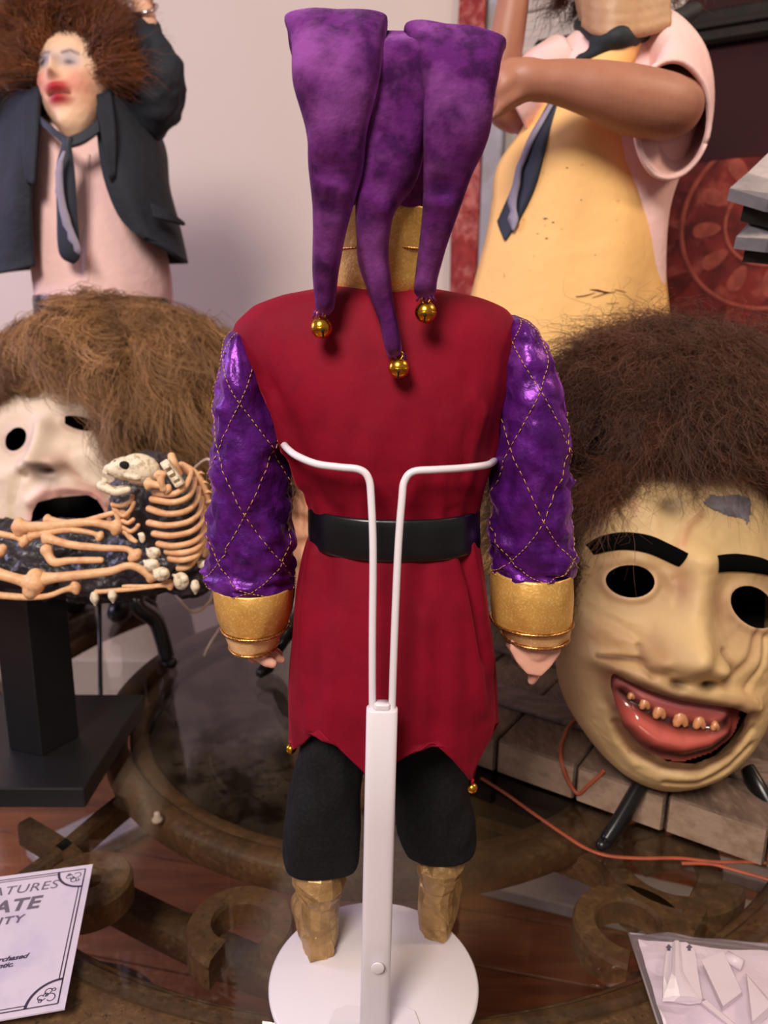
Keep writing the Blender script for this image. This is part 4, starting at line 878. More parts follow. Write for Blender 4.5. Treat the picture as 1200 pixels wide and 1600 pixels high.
# ================================================================ third mask, mostly hidden behind the doll
cT = P(530, 850, .99); sT = axial(cT) / FPX
outT = [(436, 850), (440, 780), (465, 735), (520, 712), (590, 728), (625, 790), (630, 860), (612, 930), (565, 975), (520, 982), (468, 968), (444, 915)]
featT = [('l', [(452, 760), (475, 790), (470, 820)], 6, -6), ('l', [(445, 800), (480, 812), (500, 800)], 5, -6), ('l', [(448, 850), (478, 845), (500, 860)], 5, -6), ('l', [(455, 890), (480, 880), (505, 895)], 5, -6), ('g', 512, 800, 20, 14, -10), ('g', 565, 800, 24, 14, -12), ('l', [(528, 790), (528, 850)], 16, 26), ('g', 528, 860, 22, 16, 14), ('l', [(490, 910), (530, 918), (570, 910)], 9, 8), ('l', [(470, 860), (478, 930), (500, 960)], 7, 6), ('g', 458, 770, 14, 12, 5)]
fT = Face(cT + FW * .08, CF, sT, (530, 850), outT, 95, featT)
mT = thing('rubber_mask', 'wrinkled flesh-coloured rubber mask, mostly hidden behind the doll', 'mask', (cT[0], cT[1] + .03, fT.place(530, 980, 0)[2]))
V, F, C = fT.build(130, 112, [ell(514, 802, 12, 7), ell(570, 802, 12, 7)], [('l', [(448, 800), (480, 812), (500, 800)], 6, (150, 88, 60), .7), ('l', [(448, 850), (478, 845), (500, 860)], 6, (150, 88, 60), .6), ('l', [(455, 890), (480, 880), (505, 895)], 6, (150, 88, 60), .6), ('l', [(490, 910), (530, 918), (570, 910)], 9, (170, 90, 80), .7)], (228, 170, 136), .14)
obj('face', (V, F), M_latex, mT, color=C); obj('inner_light_block', light_block_shell(fT, .93, .5), M_lightblock, mT)
ctr = fT.place(530, 735, -20); ht_ = np.array((105, 55, 90)) * sT
obj('hair_mass', ball(ctr, (ht_[0] * .95, ht_[2] * .8, ht_[1] * .9), 28, 16, np.array((RT, FW, UP))), M_haircap, mT)
dv = scalp(200, lambda v: (v[:, 1] > -.35) & ~((v[:, 2] > .2) & (v[:, 1] < .0)) & (v[:, 2] > -.6), 15); wn = dv @ Mx
V, F, C = strands(ctr + (dv * np.array((ht_[0] * .95, ht_[1] * .9, ht_[2] * .8))) @ Mx, wn, 26, .05, .007, 1.8, np.column_stack([dv[:, 0] * .3, -.45 + 0 * dv[:, 1], dv[:, 2] * .1]) @ Mx, .006, .0004, 10, 19, .15, ((40, 24, 14), (104, 66, 42)), tight=.3, lump=.3)
obj('hair', (V, F), M_hair, mT, color=C, kind='stuff')
pT = fT.place(530, 900, -30)
easel('black plastic easel whose feet show beside the jester doll',
      [[fT.place(470, 950, 12), P(452, 985, .955), P(432, 1015, .96), G(412, 1048, .008)], [fT.place(590, 950, 12), P(612, 985, .955), P(630, 1015, .96), G(650, 1048, .008)]],
      [[pT, pT + np.array((0, .08, -.09)), np.array((pT[0], pT[1] + .14, .004))]], slab(pT + FW * .03, RT * .04, UP * .06, FW * .004), .008, .009)

# ================================================================ SKELETON SCULPTURE ON A BLACK PEDESTAL
M_ped = mat('black_lacquer', (14, 14, 16), 0.42, var=(8, 0.3, (24, 23, 24), 0.45, 0.6), bump=(300, 0.05))
zb = 0.022
fc = G(131, 1232, zb); rc = G(225, 1085, zb)          # front right and back right corners of the plate top
e1 = rc - fc; e1[2] = 0
wdir = np.array((-e1[1], e1[0], 0)); wdir /= np.linalg.norm(wdir); wdir = np.array((-1.0, -0.02, 0)); wdir /= np.linalg.norm(wdir)
pc = fc + e1 / 2 + wdir * 0.14; pc[2] = 0
ped = thing('pedestal', 'black lacquered post on a thick rectangular black base plate', 'pedestal', pc + np.array((0, 0, .0006)))
poly = [fc, rc, rc + wdir * .27, fc + wdir * .27]; poly = [np.array((p[0], p[1], zb)) for p in poly]
V, F = prism(poly, (0, 0, -1), zb - 0.0008); pl_ = obj('base_plate', (V, F), M_ped, ped, smooth=False); bv = pl_.modifiers.new('b', 'BEVEL'); bv.width = 0.0015; bv.segments = 2
c_f = G(66, 1182, zb); c_l = G(40, 1176, zb); c_r = G(124, 1150, zb)
ux = c_r - c_f; vx = c_l - c_f; q = [c_f, c_r, c_r + vx * 2.0, c_f + vx * 2.0]
top_z = 0.205
V, F = prism([np.array((p[0], p[1], zb)) for p in q], (0, 0, 1), top_z - zb); o = obj('post', (V, F), M_ped, ped, smooth=False); bv = o.modifiers.new('b', 'BEVEL'); bv.width = 0.001; bv.segments = 2
obj('back_bracket', slab((c_f[0] - .02, c_f[1] + .02, top_z + .004), (.05, 0, 0), (0, .022, 0), (0, 0, .004), .001), M_ped, ped, smooth=False)

DS = 0.705
M_earth = mat('black_rubble', (50, 46, 50), 0.40, var=[(120, 0.7, (86, 80, 84), 0.52, 0.68), (60, 0.6, (16, 14, 15), 0.45, 0.6)], bump=[(160, 1.0), (420, 0.6)], coat=0.2)
M_bone = mat('tan_bone', (224, 176, 130), 0.5, var=[(70, 0.6, (190, 128, 84), 0.45, 0.64), (220, 0.3, (240, 206, 164), 0.5, 0.65)], bump=(180, 0.25))
M_ivory = mat('ivory_bone', (226, 212, 186), 0.5, var=(180, 0.7, (150, 128, 100), 0.5, 0.62), bump=(240, 0.5))
sk = thing('skeleton_sculpture', 'resin skeleton sculpture of tan bones lying on black rubble over the pedestal', 'sculpture', (P(120, 900, DS)[0], DS + .03, top_z + .008))
def S(px, py, dd=0.0): return P(px, py, DS + dd)
sc = axial(S(150, 830)) / FPX
er = merge(*[ball(S(x, y, dd), np.array((a, b, c)) * sc, 18, 12) for x, y, dd, a, b, c in
     ((-40, 890, .05, 120, 90, 50), (60, 885, .05, 120, 90, 55), (160, 890, .05, 110, 85, 52), (240, 870, .05, 90, 80, 60), (265, 800, .05, 58, 70, 82), (215, 790, .045, 42, 58, 70), (255, 745, .05, 38, 44, 36), (238, 725, .04, 24, 30, 22), (300, 905, .055, 36, 50, 30), (-10, 845, .06, 100, 70, 35), (100, 845, .06, 100, 70, 35))])
eo = obj('rubble_mound', er, M_earth, sk); remesh(eo, 0.0022, 4)
tx = bpy.data.textures.new('rubble_lumps', 'CLOUDS'); tx.noise_scale = 0.008; dm = eo.modifiers.new('lumps', 'DISPLACE'); dm.texture = tx; dm.strength = 0.009; dm.texture_coords = 'LOCAL'
def longbone(pts, w, name='limb_bone', m=M_bone, k0=1.9, k1=1.9, split=True):
    p = cr([S(*q) for q in pts], 8); n = len(p); t = np.linspace(0, 1, n)
    r = w * sc * (0.78 + 0.10 * np.sin(t * pi * 2) + (k0 - 0.8) * np.exp(-(t / 0.10) ** 2) * .75 + (k1 - 0.8) * np.exp(-((1 - t) / 0.10) ** 2) * .75)
    parts = [tube(p, r, 12, 0, round_ends=True)]
    if split:
        for e, kk, s_ in ((0, k0, 1), (-1, k1, -1)):
            d = p[1] - p[0] if e == 0 else p[-1] - p[-2]; d /= np.linalg.norm(d); side = np.cross(d, FW); side /= np.linalg.norm(side)
            for sg in (-1, 1): parts.append(ball(p[e] + side * sg * w * kk * .55 * sc, w * kk * .62 * sc, 12, 8))
    return remesh(obj(name, merge(*parts), m, sk), 0.0012, 3)
longbone([(74, 812, -.022), (120, 817, -.026), (184, 800, -.026), (196, 806, -.024)], 6, k0=1.3, k1=1.2)
longbone([(30, 824, -.028), (80, 822, -.032), (140, 816, -.034), (182, 824, -.03)], 9, k0=1.5, k1=1.3)
longbone([(48, 838, -.032), (100, 828, -.035), (140, 832, -.036), (156, 838, -.034)], 6, k0=1.2, k1=1.3)
longbone([(-60, 832, -.03), (-20, 832, -.03), (20, 838, -.03), (38, 845, -.03)], 7, k0=1.2, k1=1.4)
longbone([(72, 840, -.036), (110, 851, -.042), (160, 856, -.044), (198, 858, -.042), (211, 868, -.042)], 7, k0=1.3, k1=1.6)
longbone([(73, 860, -.040), (84, 878, -.044), (110, 876, -.046), (158, 875, -.046)], 8, k0=1.4, k1=.6, split=False)
longbone([(62, 905, -.046), (110, 900, -.050), (170, 893, -.050), (205, 884, -.050), (238, 900, -.046)], 8.5, k0=1.6, k1=1.2)
longbone([(-70, 880, -.045), (-30, 888, -.048), (10, 900, -.050), (52, 912, -.050)], 12, k0=1.2, k1=1.7)
longbone([(-60, 900, -.048), (-20, 925, -.05), (20, 932, -.052), (70, 932, -.052), (100, 922, -.052), (118, 918, -.05)], 6.5, k0=1.2, k1=1.5)
longbone([(150, 925, -.048), (200, 921, -.050), (240, 917, -.050), (266, 914, -.048)], 4.5, k0=.9, k1=1.7)
longbone([(192, 916, -.05), (225, 916, -.05), (262, 912, -.046)], 4, k0=.7, k1=1.4)
longbone([(-40, 850, -.036), (-15, 853, -.036), (0, 862, -.036)], 6)
# ribs of the near side: each its own piece
ribs = [[(242, 770), (270, 772), (288, 762), (296, 748), (300, 736)], [(238, 780), (268, 785), (292, 778), (302, 764), (305, 748)], [(233, 795), (262, 803), (292, 798), (308, 782), (311, 762)], [(233, 817), (262, 821), (295, 815), (312, 800), (316, 778)],
        [(241, 834), (268, 837), (300, 830), (316, 814), (319, 792)], [(248, 850), (272, 853), (303, 846), (318, 830), (321, 806)], [(261, 862), (282, 864), (306, 858), (319, 842), (323, 820)], [(266, 873), (286, 875), (306, 869), (317, 854), (324, 832)], [(280, 888), (293, 886), (302, 878), (310, 866)]]
for i, rb in enumerate(ribs):
    dd = [-.036, -.046, -.040, -.022, -.004][:len(rb)] if len(rb) == 5 else [-.036, -.038, -.032, -.02]
    obj('rib', tube([S(x, y, d_ ) for (x, y), d_ in zip(rb, dd)], np.array([5.2, 4.6, 4.4, 4.0, 3.4][:len(rb)]) * sc, 10, 6, round_ends=True), M_bone, sk)
for rb in ([(176, 789), (190, 790), (203, 784), (207, 776)], [(182, 798), (193, 806), (204, 797), (209, 786)], [(192, 814), (200, 817), (208, 812)], [(192, 824), (203, 830), (211, 827), (216, 821)], [(196, 832), (204, 842), (212, 846)]):
    obj('rib', tube([S(x, y, -.030) for x, y in rb], 3.4 * sc, 8, 6, round_ends=True), M_bone, sk)
obj('breastbone', tube([S(176, 788, -.028), S(184, 808, -.028), S(190, 826, -.028), S(212, 846, -.03)], np.array((3.5, 4.5, 4.5, 3)) * sc, 8, 5, round_ends=True), M_bone, sk)
# spine crest and shoulder blade
obj('spine', tube([S(284, 728, .0), S(304, 742, .002), S(318, 765, .004), S(326, 800, .006), S(328, 840, .008), S(320, 868, .008)], np.array((7, 8, 7, 6, 5, 4)) * sc, 10, 6, round_ends=True), M_bone, sk)
for k in range(9):
    t = k / 8; c = S(305 + 26 * sin(t * 1.9), 742 + 118 * t, .002)
    obj('spine_thorn', tube([c, c + np.array((9, 0, 4)) * sc, c + np.array((15, 2, 1)) * sc], np.array((4, 2.5, .8)) * sc, 6, 0), M_bone, sk)
obj('shoulder_blade', merge(tube([S(268, 713, -.02), S(272, 726, -.022), S(280, 740, -.02)], np.array((6, 7, 5)) * sc, 8, 5, round_ends=True)), M_bone, sk)
longbone([(232, 756, -.046), (246, 758, -.05), (262, 764, -.048)], 7, 'collar_bone', k0=1.2, k1=1.0)
longbone([(250, 742, -.050), (252, 754, -.052), (256, 764, -.05)], 6.5, 'collar_bone', k0=1.3, k1=.9)
obj('broken_vertebra', slab(S(270, 740, -.040), (RT * .5 - UP * .75) * 24 * sc, (RT * .8 + UP * .5) * 7 * sc, FW * 8 * sc, .001), M_ivory, sk, smooth=False)
for k in range(4): obj('vertebra_tooth', slab(S(260 + 7 * k, 730 + 9 * k, -.0475), (RT * .5 - UP * .75) * 3 * sc, (RT * .8 + UP * .5) * 5 * sc, FW * 4 * sc, .0004), M_ivory, sk, smooth=False)
# skull lying face up-left, and the jaw
sc0 = S(208, 733, -.028); ax1 = (-RT * .88 + UP * .25 - FW * .35); ax1 /= np.linalg.norm(ax1); ax2 = (UP * .85 + RT * .32); ax2 -= ax1 * np.dot(ax1, ax2); ax2 /= np.linalg.norm(ax2); ax3 = np.cross(ax1, ax2)
def K(a, b, c): return sc0 + sc * (ax1 * a + ax2 * b + ax3 * c)
fr3 = np.array((ax1, ax2, ax3))
skl = obj('skull', merge(ball(K(-10, 2, 0), np.array((30, 24, 22)) * sc, 18, 12, fr3), ball(K(14, -4, 0), np.array((20, 17, 17)) * sc, 16, 10, fr3), ball(K(28, -9, 0), np.array((12, 9, 12)) * sc, 14, 10, fr3), tube([K(8, -12, -14), K(-8, -10, -19)], 3.5 * sc, 8, round_ends=True), tube([K(8, -12, 14), K(-8, -10, 19)], 3.5 * sc, 8, round_ends=True), tube([K(16, 9, -12), K(18, 11, 0), K(16, 9, 12)], 3.5 * sc, 8, 4, round_ends=True)), M_ivory, sk)
remesh(skl, 0.0011, 3)
M_sock = mat('socket_black', (14, 11, 10), 0.9)
vside = 1 if np.dot(ax3, -FW) > 0 else -1
for a, b, c, r in ((13, 3, vside * 14, 6.5), (24, 3, vside * 6, 4.5), (24, 3, -vside * 6, 4), (8, 8, vside * 6, 0)):
    if r: obj('eye_socket', ball(K(a, b, c) , np.array((r * 1.25, r, r * .9)) * sc, 12, 8, fr3), M_sock, skl)
for k in range(7):
    t = radians(-60 + 20 * k); obj('skull_tooth', slab(K(31 + 7 * cos(t), -13, 10 * sin(t)), ax1 * 1.6 * sc, ax2 * 4 * sc, ax3 * 1.5 * sc, .0003), M_ivory, skl, smooth=False)
jw = [K(0, -30, 16 * vside), K(16, -38, 14 * vside), K(30, -36, 8 * vside), K(35, -35, 0), K(30, -36, -8 * vside), K(16, -38, -14 * vside), K(0, -30, -16 * vside)]
obj('jaw_bone', tube(jw, np.array((5, 6, 7, 8, 7, 6, 5)) * sc, 10, 6, round_ends=True), M_ivory, sk)
for k in range(6):
    t = radians(-55 + 22 * k); obj('jaw_tooth', slab(K(28 + 8 * cos(t), -26, 11 * sin(t)), ax1 * 1.6 * sc, ax2 * 3.5 * sc, ax3 * 1.7 * sc, .0003), M_ivory, sk, smooth=False)
# loose vertebrae and teeth
for x, y, dd, a, b in ((240, 864, -.05, 11, 9), (237, 883, -.054, 12, 10), (252, 897, -.056, 13, 11), (283, 908, -.05, 12, 14), (318, 882, -.03, 10, 7), (222, 840, -.048, 5, 9)):
    c = S(x, y, dd); o = obj('vertebra', merge(ball(c, np.array((a, a * .8, b)) * sc, 12, 8), ball(c + np.array((a * .5, -a * .4, b * .4)) * sc, np.array((a * .55,) * 3) * sc, 10, 8), tube([c, c + np.array((-a, -2, b * .8)) * sc], np.array((4, 2)) * sc, 8)), M_ivory, sk); remesh(o, .0012, 2)
for x, y in ((148, 936), (176, 932), (305, 918)):
    c = S(x, y, -.05); obj('loose_tooth', tube([c + np.array((0, 0, 6)) * sc, c, c - np.array((0, 0, 9)) * sc], np.array((6, 7, 2)) * sc, 8, 3, round_ends=True), M_ivory, sk)
# pale cord hanging from the mask behind
M_cord = mat('pale_cord', (196, 168, 146), 0.7, bump=(900, 0.5))
o = obj('elastic_cord', tube([P(298, 738, .86), P(318, 720, .84), P(330, 722, .83), P(334, 760, .83), P(334, 830, .83), P(333, 920, .82), P(322, 946, .80), P(302, 957, .79), P(284, 942, .80), P(272, 925, .82)], .0016, 8, 6), M_cord)
tag(o, 'thin pale elastic cord looping down beside the skeleton ribs', 'cord', 'mask cords')
o = obj('elastic_cord', tube([P(348, 975, .84), P(342, 985, .84), P(332, 1000, .84), P(325, 1012, .84), P(320, 1024, .85)], .0016, 8, 6), M_cord)
tag(o, 'short loose pale cord end below the gold cuff', 'cord', 'mask cords')

# ================================================================ STANDING FIGURES
M_pink = mat('pink_shirt', (244, 204, 200), 0.85, var=(14, 0.3, (232, 184, 184), 0.45, 0.65), bump=[(22, 0.35), (500, 0.1)])
M_navy = mat('navy_suit_cloth', (27, 32, 44), 0.8, var=(30, 0.5, (16, 19, 28), 0.42, 0.62), bump=[(30, 0.5), (600, 0.2)])
M_tie = mat('dark_tie', (36, 42, 56), 0.6, bump=(500, 0.15))
M_lace = mat('grey_lace', (146, 138, 156), 0.7, bump=(400, 0.4))
M_apron = mat('yellow_apron', (246, 196, 122), 0.7, var=[(4, 0.4, (240, 184, 122), 0.42, 0.62), (90, 0.6, (170, 112, 74), 0.68, 0.74)], bump=(10, 0.25))
M_skin = mat('figure_skin', (172, 116, 92), 0.5, var=(20, 0.4, (150, 98, 76), 0.42, 0.65), bump=(200, 0.08), sss=(0.1, 0.006))
M_skin2 = mat('pale_figure_skin', (226, 178, 152), 0.5, var=(20, 0.3, (206, 152, 128), 0.42, 0.65), sss=(0.1, 0.006))
M_scarf = mat('dark_scarf', (24, 32, 36), 0.7, bump=(200, 0.3))
M_trou = mat('brown_trousers', (66, 52, 44), 0.85, bump=(300, 0.2))
M_stain = mat('dark_stain', (116, 52, 58), 0.6)
M_stainb = mat('blue_stain', (104, 108, 150), 0.5)
def bodyprof(rows, n=48, e=2.2, k=5):
    q = cr([list(r) for r in rows], k); return np.array([ring_px(a[0], a[1], a[2], a[3], a[4], n, e) for a in q])
def limb(pts, k=6, n=18, s=None):
    p = np.array([P(*a[:3]) for a in pts]); r = np.array([a[3] * axial(P(*a[:3])) / FPX for a in pts]); return tube(p, r, n, k, round_ends=True)

# ---------------- left figure: open navy jacket, pink shirt, auburn hair
DL = 1.13
P_room = P
def P(px, py, d): return P_room(px, py, d + 0.07)      # this figure stands a little further back
figL = thing('display_figure', 'standing figure in open navy jacket, pink shirt and frizzy auburn hair', 'figure', (P(160, 460, DL)[0], DL, 0.0008))
sh = swell(bodyprof([(185, 80, 140, .035, DL), (200, 60, 190, .055, DL), (230, 48, 215, .075, DL), (300, 48, 235, .085, DL), (370, 54, 252, .09, DL), (425, 58, 262, .09, DL), (462, 64, 263, .088, DL), (480, 66, 262, .086, DL)], 56), .006, 14, 7, 3)
shirt = obj('shirt', loft(sh), M_pink, figL)
obj('shirt_placket', sheet([[P(x, y, DL - .0925 + .00010 * abs(y - 400)) for x in (128, 134, 140)] for y in range(240, 458, 12)]), M_pink, shirt).modifiers.new('t', 'SOLIDIFY').thickness = .003
# trousers to the ground
tr_ = bodyprof([(468, 64, 262, .088, DL), (500, 62, 264, .09, DL), (560, 66, 262, .09, DL)], 48)
obj('trousers', merge(loft(tr_), limb([(112, 560, DL, 48), (112, 700, DL, 42), (112, 880, DL, 34), (112, 925, DL, 32)]), limb([(214, 560, DL, 48), (214, 700, DL, 42), (214, 880, DL, 34), (214, 925, DL, 32)])), M_trou, figL)
for x in (112, 214):
    p = P(x, 930, DL); obj('shoe', tube([(p[0], p[1] + .03, .024), (p[0], p[1] - .02, .024), (p[0], p[1] - .09, .018)], [.024, .028, .017], 12, 5, round_ends=True), M_easel, figL)
obj('belt', loft(bodyprof([(464, 62, 264, .091, DL), (470, 61, 265, .092, DL), (482, 62, 265, .092, DL)], 48), False, False), M_easel, figL)
# jacket: two front panels and back as one open shell
def shell(cols, thick=.006):
    g = cr(np.array([[P(*q) for q in c] for c in cols]).reshape(len(cols), -1), 5).reshape(-1, len(cols[0]), 3)
    g = np.array([cr(r, 5) for r in g]); g = g + (vnoise(g * np.array((1, 1, .5)), 22, 6) * .006)[..., None] * np.array((0, -1.0, 0))
    return sheet(g), thick
def panel(name, cols, m, parent, thick=.006):
    VF, t = shell(cols, thick); o = obj(name, VF, m, parent); s = o.modifiers.new('thick', 'SOLIDIFY'); s.thickness = t; s.offset = 0; return o
panel('jacket_front', [[(150, 160, 1.05), (153, 230, 1.03), (165, 290, 1.025), (190, 345, 1.025), (225, 372, 1.03), (262, 382, 1.04)],
                       [(175, 140, 1.06), (185, 230, 1.04), (205, 300, 1.03), (230, 355, 1.035), (258, 385, 1.045), (275, 400, 1.05)],
                       [(215, 145, 1.10), (235, 220, 1.09), (252, 290, 1.09), (270, 345, 1.09), (282, 385, 1.09), (290, 410, 1.09)],
                       [(225, 160, 1.17), (255, 230, 1.17), (262, 290, 1.18), (275, 345, 1.19), (285, 385, 1.19), (290, 412, 1.19)]], M_navy, figL)
panel('jacket_front', [[(64, 150, 1.05), (60, 220, 1.03), (52, 290, 1.025), (50, 350, 1.025), (52, 395, 1.03), (54, 415, 1.03)],
                       [(40, 140, 1.06), (30, 220, 1.04), (20, 290, 1.03), (15, 350, 1.03), (12, 400, 1.035), (10, 425, 1.035)],
                       [(5, 150, 1.10), (-10, 220, 1.09), (-20, 290, 1.09), (-25, 350, 1.09), (-25, 400, 1.09), (-25, 430, 1.09)],
                       [(0, 160, 1.17), (-15, 220, 1.17), (-25, 290, 1.18), (-30, 350, 1.19), (-30, 400, 1.19), (-30, 430, 1.19)]], M_navy, figL)
panel('jacket_back', [[(225, 150, 1.17), (262, 290, 1.19), (290, 412, 1.20)], [(160, 130, 1.21), (170, 290, 1.23), (175, 415, 1.24)], [(80, 130, 1.21), (70, 290, 1.23), (70, 420, 1.24)], [(0, 150, 1.17), (-25, 290, 1.19), (-30, 430, 1.20)]], M_navy, figL)
panel('lapel', [[(150, 150, 1.045), (158, 215, 1.02), (170, 280, 1.015)], [(172, 140, 1.05), (180, 205, 1.03), (178, 275, 1.02)]], M_navy, figL, .005)
panel('lapel', [[(64, 135, 1.05), (60, 215, 1.02), (56, 290, 1.015)], [(38, 150, 1.05), (36, 215, 1.03), (44, 285, 1.02)]], M_navy, figL, .005)
panel('collar', [[(25, 150, 1.08), (45, 132, 1.06), (66, 150, 1.045)], [(28, 140, 1.10), (48, 128, 1.08), (70, 168, 1.05)]], M_navy, figL, .006)
panel('pocket_flap', [[(236, 318, 1.028), (262, 330, 1.04), (287, 348, 1.07)], [(240, 340, 1.025), (264, 346, 1.036), (288, 352, 1.068)]], M_navy, figL, .004)
remesh(obj('jacket_sleeve', limb([(196, 200, 1.13, 36), (220, 182, 1.12, 40), (246, 155, 1.10, 41), (254, 122, 1.09, 35), (246, 88, 1.09, 29), (238, 64, 1.095, 26), (232, 48, 1.10, 24)]), M_navy, figL), .006, 2)
remesh(obj('jacket_sleeve', limb([(45, 190, 1.13, 34), (12, 190, 1.12, 40), (-30, 160, 1.10, 40), (-50, 110, 1.09, 34), (-40, 60, 1.09, 28)]), M_navy, figL), .006, 2)
hb = merge(limb([(230, 40, 1.10, 17), (224, 12, 1.11, 16), (220, -10, 1.11, 19), (216, -30, 1.11, 15)]), limb([(228, -15, 1.10, 8), (232, -40, 1.10, 7), (222, -52, 1.10, 6)]), limb([(220, -18, 1.095, 8), (220, -48, 1.09, 7), (212, -58, 1.10, 6)]), limb([(212, -18, 1.10, 8), (208, -45, 1.095, 7), (202, -52, 1.105, 6)]), limb([(205, -16, 1.11, 7), (200, -38, 1.105, 6), (196, -44, 1.11, 5)]), limb([(234, -6, 1.10, 8), (240, -22, 1.09, 7), (236, -36, 1.09, 6)]))
remesh(obj('hand', hb, M_skin2, figL), .003, 3)
hb = merge(limb([(-40, 66, 1.09, 17), (-36, 40, 1.10, 16), (-34, 16, 1.10, 19), (-32, -6, 1.10, 15)]), limb([(-40, 5, 1.09, 8), (-44, -20, 1.09, 7), (-36, -30, 1.09, 6)]), limb([(-32, 2, 1.09, 8), (-32, -25, 1.08, 7), (-26, -34, 1.09, 6)]), limb([(-24, 2, 1.10, 8), (-20, -22, 1.09, 7), (-16, -30, 1.1, 6)]), limb([(-18, 6, 1.10, 7), (-12, -12, 1.1, 6), (-10, -18, 1.1, 5)]), limb([(-46, 18, 1.09, 8), (-52, 4, 1.08, 7), (-48, -8, 1.08, 6)]))
remesh(obj('hand', hb, M_skin2, figL), .003, 3)
for o_ in [q_ for q_ in figL.children if q_.name.startswith('jacket_sleeve')]:
    tx_ = bpy.data.textures.new('sleeve_folds', 'CLOUDS'); tx_.noise_scale = 0.035; dd_ = o_.modifiers.new('folds', 'DISPLACE'); dd_.texture = tx_; dd_.strength = 0.022; dd_.texture_coords = 'LOCAL'
M_silver = mat('silver_chain', (210, 200, 196), 0.25, 1.0)
q = [P(226 + 19 * cos(t), 14 + 6 * sin(t) - 4 * cos(t), 1.105 - .022 * sin(t)) for t in np.linspace(0, 2 * pi, 18)]
obj('bracelet', tube(q, .0028, 6), M_silver, figL)
# neck, scarf collar, tie with lace
obj('neck', limb([(112, 215, 1.10, 26), (112, 180, 1.09, 24)]), M_skin2, figL)
panel('tie_collar', [[(64, 182, 1.035), (85, 200, 1.015), (106, 216, 1.005)], [(66, 196, 1.03), (84, 212, 1.012), (102, 228, 1.0)]], M_tie, figL, .006)
panel('tie_collar', [[(106, 216, 1.005), (130, 206, 1.015), (154, 186, 1.03)], [(108, 230, 1.0), (132, 222, 1.01), (156, 206, 1.025)]], M_tie, figL, .006)
tie = panel('tie', [[(98, 214, 1.003), (97, 228, 1.0), (88, 262, 1.0), (90, 330, 1.005), (95, 395, 1.015), (114, 410, 1.018)], [(106, 214, 1.0), (104, 228, .997), (102, 262, .996), (106, 330, 1.0), (110, 395, 1.01), (116, 411, 1.018)], [(112, 214, 1.003), (110, 228, 1.0), (114, 262, 1.0), (119, 330, 1.005), (126, 395, 1.015), (117, 410, 1.018)]], M_tie, figL, .004)
lace_l = [(98, 236), (90, 252), (86, 270), (87, 288), (86, 300), (90, 312), (92, 328), (96, 342), (98, 352), (105, 362), (106, 374), (114, 382), (116, 392), (122, 398)]
lace_r = [(102, 236), (98, 252), (97, 270), (98, 288), (99, 300), (101, 312), (104, 326), (108, 338), (111, 350), (114, 358), (118, 368), (122, 376), (125, 386), (127, 396)]
V, F = sheet([[P(a[0], a[1], .983 + .00006 * max(a[1] - 250, 0)), P(b[0], b[1], .983 + .00006 * max(b[1] - 250, 0))] for a, b in zip(lace_l, lace_r)])
obj('lace_trim', (V, F), M_lace, tie).modifiers.new('t', 'SOLIDIFY').thickness = .002
# head
cH = P(108, 122, 1.05); sH = axial(cH) / FPX * 1.13
outH = [(58, 120), (62, 85), (80, 58), (105, 48), (130, 55), (150, 85), (156, 120), (150, 150), (138, 178), (118, 200), (103, 205), (88, 190), (70, 165), (62, 145)]
featH = [('g', 76, 107, 13, 9, -6), ('g', 112, 110, 14, 9, -6), ('l', [(92, 108), (93, 122), (94, 130)], 6, 11), ('g', 95, 131, 8, 6, 7), ('g', 88, 132, 4, 4, 4), ('g', 103, 132, 4, 4, 4), ('g', 97, 146, 17, 6, 7), ('g', 100, 160, 14, 6, 7), ('l', [(84, 153), (98, 153), (114, 153)], 2.5, -8), ('g', 72, 132, 12, 10, 4), ('g', 128, 136, 14, 12, 4), ('g', 100, 188, 14, 10, 6), ('g', 76, 108, 7, 5, 4), ('g', 112, 111, 7, 5, 4)]
fH = Face(cH + FW * .025, CF, sH, (108, 125), outH, 44, featH, 0.7)
V, F, C = fH.build(120, 112, [], [('g', 98, 146, 22, 7.5, (176, 34, 44), 1.2), ('g', 100, 161, 18, 8, (170, 36, 44), 1.2), ('l', [(84, 153), (98, 153), (114, 153)], 2, (60, 10, 14), .95), ('g', 70, 132, 13, 13, (214, 110, 104), .75), ('g', 128, 138, 16, 15, (206, 104, 98), .7), ('g', 76, 104, 15, 12, (160, 156, 172), .9), ('g', 113, 107, 16, 12, (160, 156, 172), .85), ('g', 74, 107, 5, 5.5, (30, 22, 24), .95), ('g', 113, 111, 7, 4, (44, 32, 30), .9), ('l', [(64, 98), (76, 94), (86, 96)], 1.6, (110, 96, 100), .7), ('l', [(104, 98), (116, 95), (126, 99)], 1.8, (74, 60, 58), .8), ('g', 96, 132, 5, 3, (150, 84, 70), .6), ('g', 140, 160, 14, 30, (190, 130, 96), .5)], (236, 196, 164), .04)
obj('face', (V, F), M_latex, figL, color=C)
hc_ = P(104, 70, 1.10); sc2 = axial(hc_) / FPX
obj('head_back', ball(P(108, 105, 1.15), np.array((46, 48, 56)) * sc2, 24, 14), mat('auburn_hair_mass', (70, 36, 18), .9, bump=(90, .8)), figL)
dv = scalp(440, lambda v: (v[:, 1] > -.75) & ~((v[:, 2] > .35) & (v[:, 1] < .25) & (np.abs(v[:, 0]) < .80)), 4); wn = dv @ Mx
rts = P(106, 84, 1.115) + (dv * np.array((54, 46, 62)) * sc2) @ Mx
flow = np.column_stack([dv[:, 0] * .7, dv[:, 1] * .2 + .05, dv[:, 2] * .1]) @ Mx
